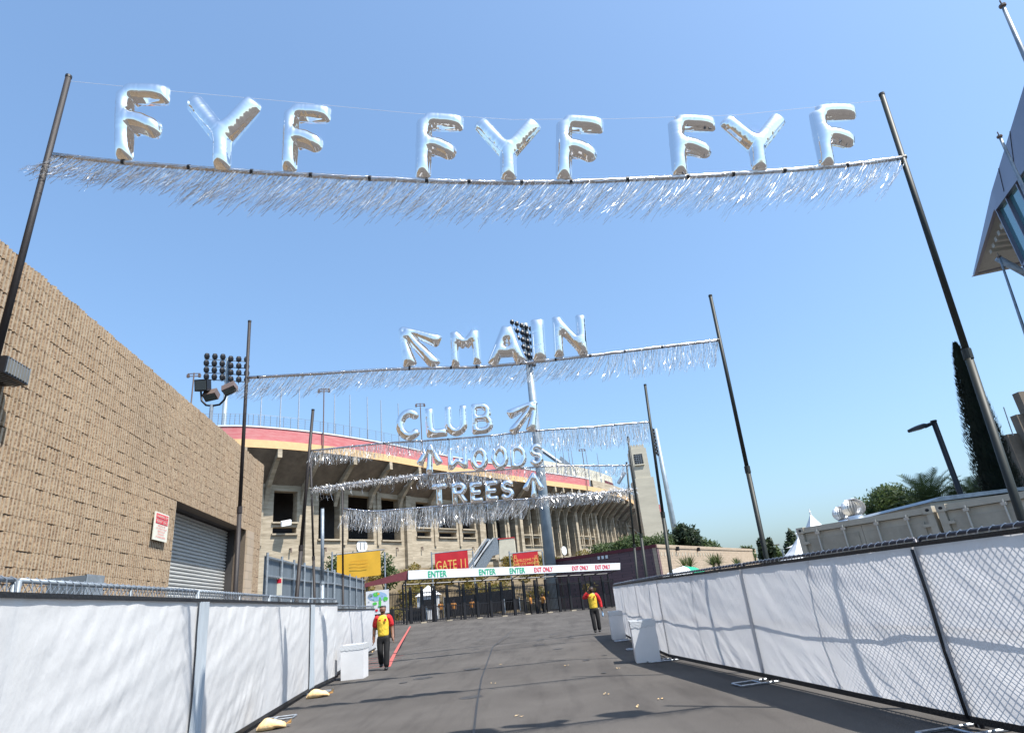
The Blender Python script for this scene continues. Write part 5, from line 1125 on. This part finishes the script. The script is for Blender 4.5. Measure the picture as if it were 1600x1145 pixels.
# street lamp
Yb = 20; a, b = D(1459, 659, Yb), D(1494, 770, Yb); t = thing('street_lamp', 'black street lamp with a flat head above the containers', 'street lamp', (b.x, Yb, 0))
MB().tube([(a.x, Yb, 0), (a.x, Yb, a.z)], .085, 10).build('pole', 'blackmetal', t, True); c = D(1455, 662, Yb); MB().tube([(a.x, Yb, a.z), (a.x, Yb, a.z + .05)], .1, 10).build('cap', 'blackmetal', t)
e = D(1418, 673, Yb); m_ = D(1445, 666, Yb)
MB().tube([c, m_], [.055, .07], 8).build('arm', 'blackmetal', t)
mb = MB(); n = 10; ring = []
for i in range(n + 1):
    f_ = i / n; p = m_.lerp(e, f_); w_ = .19 * (math.sin(math.pi * (.22 + .78 * f_)) ** .5 if f_ < 1 else .05); h_ = .085 * (1 - f_ ** 2) + .025; mb.v += [p + Vector((0, -w_, -.05)), p + Vector((0, -w_ * .8, h_ * .6)), p + Vector((0, 0, h_)), p + Vector((0, w_ * .8, h_ * .6)), p + Vector((0, w_, -.05))]
for i in range(n):
    for k in range(5): mb.f.append((i * 5 + k, i * 5 + (k + 1) % 5, (i + 1) * 5 + (k + 1) % 5, (i + 1) * 5 + k))
mb.f += [(0, 1, 2, 3, 4), tuple(n * 5 + k for k in range(5))]; lh_ = mb.build('lamp_head', 'blackmetal', t)
MB().obox(m_.lerp(e, .5) - Vector((0, 0, .058)), (e - m_) * .36, (0, .1, 0), (0, 0, .008)).build('lens', 'lampglass', lh_)

# ------------------------------------------------------------ containers
kz = 2.5; c1 = G(1245, 826, kz); c2 = G(1455, 791, kz); c3 = G(1462, 790, kz); cu_ = (c2 - c1); cu_.z = 0; cw = cu_.length; cu_.normalize(); cn = Vector((cu_.y, -cu_.x, 0))
def contain(a, wd, label, ln=6.0):
    t = thing('shipping_container', label, 'container', (a.x, a.y, 0), 'beige shipping containers behind the right fence'); a = Vector((a.x, a.y, 0))
    def bx_(s0, s1, z0, z1, d0, d1, nm_, m_, par=t): c = a + cu_ * (s0 + s1) / 2 + cn * (d0 + d1) / 2; c.z = (z0 + z1) / 2; return MB().obox(c, cu_ * (s1 - s0) / 2, cn * (d1 - d0) / 2, (0, 0, (z1 - z0) / 2)).build(nm_, m_, par)
    bx_(.02, wd - .02, 0, kz - .03, -ln, -.14, 'body', 'container')
    bx_(0, .13, 0, kz, -.13, .02, 'corner_post', 'container'); bx_(wd - .13, wd, 0, kz, -.13, .02, 'corner_post', 'container'); bx_(.13, wd - .13, kz - .12, kz, -.13, .01, 'header_beam', 'container'); bx_(.13, wd - .13, 0, .15, -.13, .01, 'sill_beam', 'container')
    for s in (0, wd - .17):
        o = bx_(s - .006, s + .176, kz - .13, kz + .01, -.18, .035, 'corner_casting', 'container'); p = a + cu_ * (s + .085) + cn * .037; p.z = kz - .06; k = 12; MB().add([p + cu_ * .04 * math.cos(i * 6.283 / k) + Vector((0, 0, .03 * math.sin(i * 6.283 / k))) for i in range(k)], [tuple(range(k))]).build('casting_hole', 'dark', o)
    for q in (0, 1):
        s0 = .14 + q * (wd - .28) / 2; s1 = s0 + (wd - .28) / 2 - .01; d = bx_(s0, s1, .16, kz - .13, -.10, -.05, 'door', 'container')
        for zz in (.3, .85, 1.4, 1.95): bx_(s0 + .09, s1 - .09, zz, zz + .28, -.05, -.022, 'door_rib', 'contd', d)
        for f_ in (.27, .73):
            s = s0 + (s1 - s0) * f_; p = a + cu_ * s + cn * .03; MB().tube([Vector((p.x, p.y, .1)), Vector((p.x, p.y, kz - .08))], .019, 8).build('lock_rod', 'rod', d)
            for zz in (kz - .16, kz - .6, 1.2): MB().obox(Vector((p.x, p.y, zz)), cu_ * .045, cn * .03, (0, 0, .03)).build('rod_bracket', 'rod', d)
        for zz in (kz - .35, kz - 1.0):
            s = s0 if q == 0 else s1; p = a + cu_ * s + cn * .0; p.z = zz; MB().obox(p, cu_ * .1, cn * .025, (0, 0, .03)).build('hinge', 'container', d)
contain(c1, cw, 'beige shipping container with four lock rods behind the right fence, the left one')
contain(c1 + cu_ * (cw + .08), cw, 'beige shipping container at the right edge, beside the near right pole')
# whirling roof ventilators on a low roof behind the left container
def vent(px, py, Yb, r_, label):
    c = D(px, py, Yb); t = thing('roof_ventilator', label, 'ventilator', (c.x, Yb, c.z - r_ * 1.3), 'silver turbine ventilators'); n = 26; mb = MB()
    for k in range(n):
        a0 = k * 6.283 / n
        for i in range(7):
            e0, e1 = -1.15 + i * 2.5 / 7, -1.15 + (i + 1) * 2.5 / 7
            P = lambda e, a, rr: Vector((c.x + rr * math.cos(e) * math.cos(a), Yb + rr * math.cos(e) * math.sin(a), c.z + rr * .82 * math.sin(e)))
            mb.quad(P(e0, a0, r_), P(e0, a0 + .3, r_ * .72), P(e1, a0 + .3, r_ * .72), P(e1, a0, r_))
    mb.build('vanes', 'steel', t); MB().lathe((c.x, Yb, c.z), [(0, r_ * .84), (r_ * .3, r_ * .8), (r_ * .42, r_ * .72)], 16).build('top_disc', 'steel', t)
    MB().lathe((c.x, Yb, c.z), [(r_ * .6, -r_ * .7), (r_ * .72, -r_ * 1.0), (r_ * .72, -r_ * 1.6)], 18).build('neck', 'steel', t, True)
Yv = 15.5; vent(1333, 793, Yv, .28, 'larger silver turbine ventilator on the roof behind the left container'); vent(1316, 802, Yv + 1.2, .25, 'smaller silver turbine ventilator, partly behind the larger one')
c = D(1330, 812, Yv); t = thing('low_roof', 'low flat roofed unit carrying the turbine ventilators behind the left container', 'building', (c.x, Yv, 0)); MB().box((c.x - .1, Yv + .2, 0), (c.x + 4, Yv + 1.6, c.z - .12)).build('wall', 'container', t); MB().box((c.x - .15, Yv + .1, c.z - .12), (c.x + 4.1, Yv + 1.7, c.z - .02)).build('roof', 'galvd', t)
c = D(1450, 778, 17); t = thing('gable_unit', 'low pale building with a grey roof edge behind the right container', 'building', (c.x, 17, 0)); e_ = D(1560, 770, 17)
MB().box((c.x, 17, 0), (e_.x + 2, 22, c.z - .12)).build('wall', 'container', t); MB().prism([(c.x - .1, 16.9, c.z - .12), (e_.x + 2, 16.9, c.z - .05), (e_.x + 2, 16.9, c.z + .03), (c.x + .3, 16.9, c.z)], (0, 5, 0)).build('roof', 'galvd', t)
# tents
def tent(px, py, Yb, hw, drop, label, lx):
    c = D(px, py, Yb); t = thing('tent', label, 'tent', (c.x, Yb, 0), 'white peaked tents'); mb = MB(); n = 10
    for sx_, sy_ in ((1, 0), (0, 1), (-1, 0), (0, -1)):
        rows = []
        for i in range(n + 1):
            f_ = i / n; z = c.z - drop * (1 - (1 - f_) ** 2.2); r_ = hw * f_
            ax = Vector((sx_, sy_, 0)); tx_ = Vector((-sy_, sx_, 0)); rows.append([Vector((c.x, Yb, z)) + ax * r_ + tx_ * r_ * q for q in (-1, 0, 1)])
        for i in range(n):
            for q in (0, 1): mb.quad(rows[i][q], rows[i + 1][q], rows[i + 1][q + 1], rows[i][q + 1])
    mb.build('canopy', 'tent', t, True); MB().tube([(c.x, Yb, c.z - .05), (c.x, Yb, c.z + .3)], [.06, .02], 6).lathe((c.x, Yb, c.z + .1), [(0, .08), (.08, 0), (0, -.08)], 8).build('finial', 'tent', t)
    for a in (-1, 1):
        for b in (-1, 1): MB().tube([(c.x + a * hw, Yb + b * hw, 0), (c.x + a * hw, Yb + b * hw, c.z - drop)], .05, 6).build('leg', 'galv', t)
tent(1266, 802, 40, 1.7, 1.9, 'white peaked tent top above the left container', 0); tent(1247, 838, 24, 2.0, 1.35, 'white tent whose left slope shows beside the left container', 0)
# distant utility pole and far roofs
c = D(1205, 845, 90); t = thing('utility_pole', 'distant wooden utility pole right of the second right banner pole', 'pole', (c.x, 90, .5)); MB().tube([(c.x, 90, .5), c], .12, 6).build('mast', 'bark', t); MB().obox((c.x, 90, c.z - .6), (1.0, 0, 0), (0, .08, 0), (0, 0, .08)).build('crossarm', 'bark', t)

# ------------------------------------------------------------ glass building at the upper right
zr = 15.0; Tp, Qc, Nr = G(1520, 429, zr), G(1549, 300, zr), G(1600, 134, zr); Nr = Qc + (Nr - Qc) * 1.5
t = thing('glass_building', 'modern building corner with purple-grey panels and teal glass at the upper right edge', 'building', (Qc.x + 3, Qc.y, 0))
rd = (Nr - Qc).normalized(); rn = Vector((rd.y, -rd.x, 0)); rn = rn if rn.x < 0 else -rn
def onf(px, py, off=0.0): return PL(px, py, Qc + rn * off, rn)
w1 = onf(1560, 325); w2 = onf(1600, 269); w2 = w1 + (w2 - w1) * 1.75; w3 = onf(1593, 420); w3 = Vector((w1.x, w1.y, 1.0)); w4 = Vector((w2.x, w2.y, 1.0))
back = rn * -.25
MB().prism([w1, w2, Nr, Qc], back).build('metal_panels', 'panelp', t)

for f_ in (.18, .42, .7): p, q = w1.lerp(w2, f_), Qc.lerp(Nr, f_); MB().tube([p + rn * .005, q + rn * .005], .012, 4).build('panel_joint', 'dark', t)

MB().prism([w3, w4, w2 + rn * -.01, w1 + rn * -.01], back).build('glass_wall', 'glassb', t)
ml = MB()
for k in range(5): f_ = k / 4.4; p = w1.lerp(w2, f_); ml.obox(Vector((p.x, p.y, (p.z + 1) / 2)) + rn * .05, rd * .04, rn * .06, (0, 0, (p.z - 1) / 2))
for z in (3, 6, 9, 11.6): 
    if z < w1.z: ml.obox((w3 + w4) / 2 + Vector((0, 0, z - 1)) + rn * .05, (w4 - w3) / 2, rn * .05, (0, 0, .04))
ml.obox((w1 + w2) / 2 + rn * .06, (w2 - w1) / 2, rn * .08, (0, 0, .09)); ml.build('mullion', 'panelp', t)
# canopy wedge: fascia, sloping soffit, beams
i1 = onf(1560, 325) + rn * -.2; e1 = PL(1596, 411, Tp, Vector((0, 1, 0))); e2_ = e1 + (e1 - Tp) * 2
MB().prism([Tp, Tp + Vector((.0, 0, -.12)), Qc + Vector((0, 0, -.5)), Qc], rn * -.15).build('fascia', 'panelp', t)
MB().prism([Tp + Vector((.05, 0, -.04)), Tp + Vector((.1, 0, .02)), e2_ + Vector((0, 0, .3)), e2_ - Vector((0, 0, .3))], (0, .2, 0)).build('front_fascia', 'soffit', t)
MB().add([Tp + Vector((.1, -.05, .02)), Qc + Vector((.1, 0, -.3)), w1 + rn * -.1, e2_ + Vector((0, -4, .2)), e2_ + Vector((0, 0, .02))], [(0, 1, 2, 3, 4)]).build('soffit', 'soffit', t)
bm_ = MB()
for k in range(6): p = Tp.lerp(w1, .45 + k * .09); bm_.obox(p + Vector((1.6, 0, -.12)), (1.2, -.1, 0), (.03, .1, 0), (0, 0, .1))
bm_.build('soffit_beam', 'soffit', t)
MB().add([Qc, Nr, Nr - rn * 12, Qc - rn * 12, Tp, e2_], [(0, 1, 2, 3), (0, 3, 5, 4)]).build('roof', 'panelp', t)
p, q = D(1558, 403, 22), D(1680, 470, 22); MB().tube([p, q], .13, 10).build('brace', 'galvd', t, True)
for top, bot, Yb, lab in [((1568, 12), (1600, 85), 10, 'tall slim mast at the top right corner'), ((1563, 216), (1600, 296), 14, 'slim mast in front of the purple-grey panels'), ((1562, 403), (1600, 515), 20, 'slim grey mast below the building overhang')]:
    a = D(*top, Yb); b = D(*bot, Yb); x_ = (a.x + b.x) / 2; d = (b - a); base = b + d * (b.z / -d.z); base.z = 0; mt_ = thing('mast', lab, 'mast', base, 'slim masts by the glass building'); MB().tube([base, b.lerp(base, .0), a], [.06, .05, .036], 8).build('pole', 'galvd', mt_, True)
    MB().tube([a, a + Vector((0, 0, .22))], .015, 5).lathe(a + Vector((0, 0, .05)), [(0, .05), (.07, .03), (.07, -.02), (0, -.05)], 8).build('finial', 'bronze', mt_)
# stepped stone building at the right edge
Yb = 34; t = thing('stepped_stone_building', 'pale stepped stone building edge right of the cypress', 'building', (D(1600, 760, Yb).x, Yb, 0))
for xl, yt in [(1591, 612), (1594, 645), (1583, 675), (1574, 690)]: p = D(xl, yt, Yb + (1591 - xl) * .02); q = Yb + abs(xl - 1591) * .08; MB().box((p.x, q, 0), (p.x + 8, q + .5, p.z)).build('stone_tier', 'concs', t)
a = D(1568, 636, Yb); b = D(1583, 680, Yb); MB().tube([b, a], .03, 5).build('antenna', 'galvd', t)
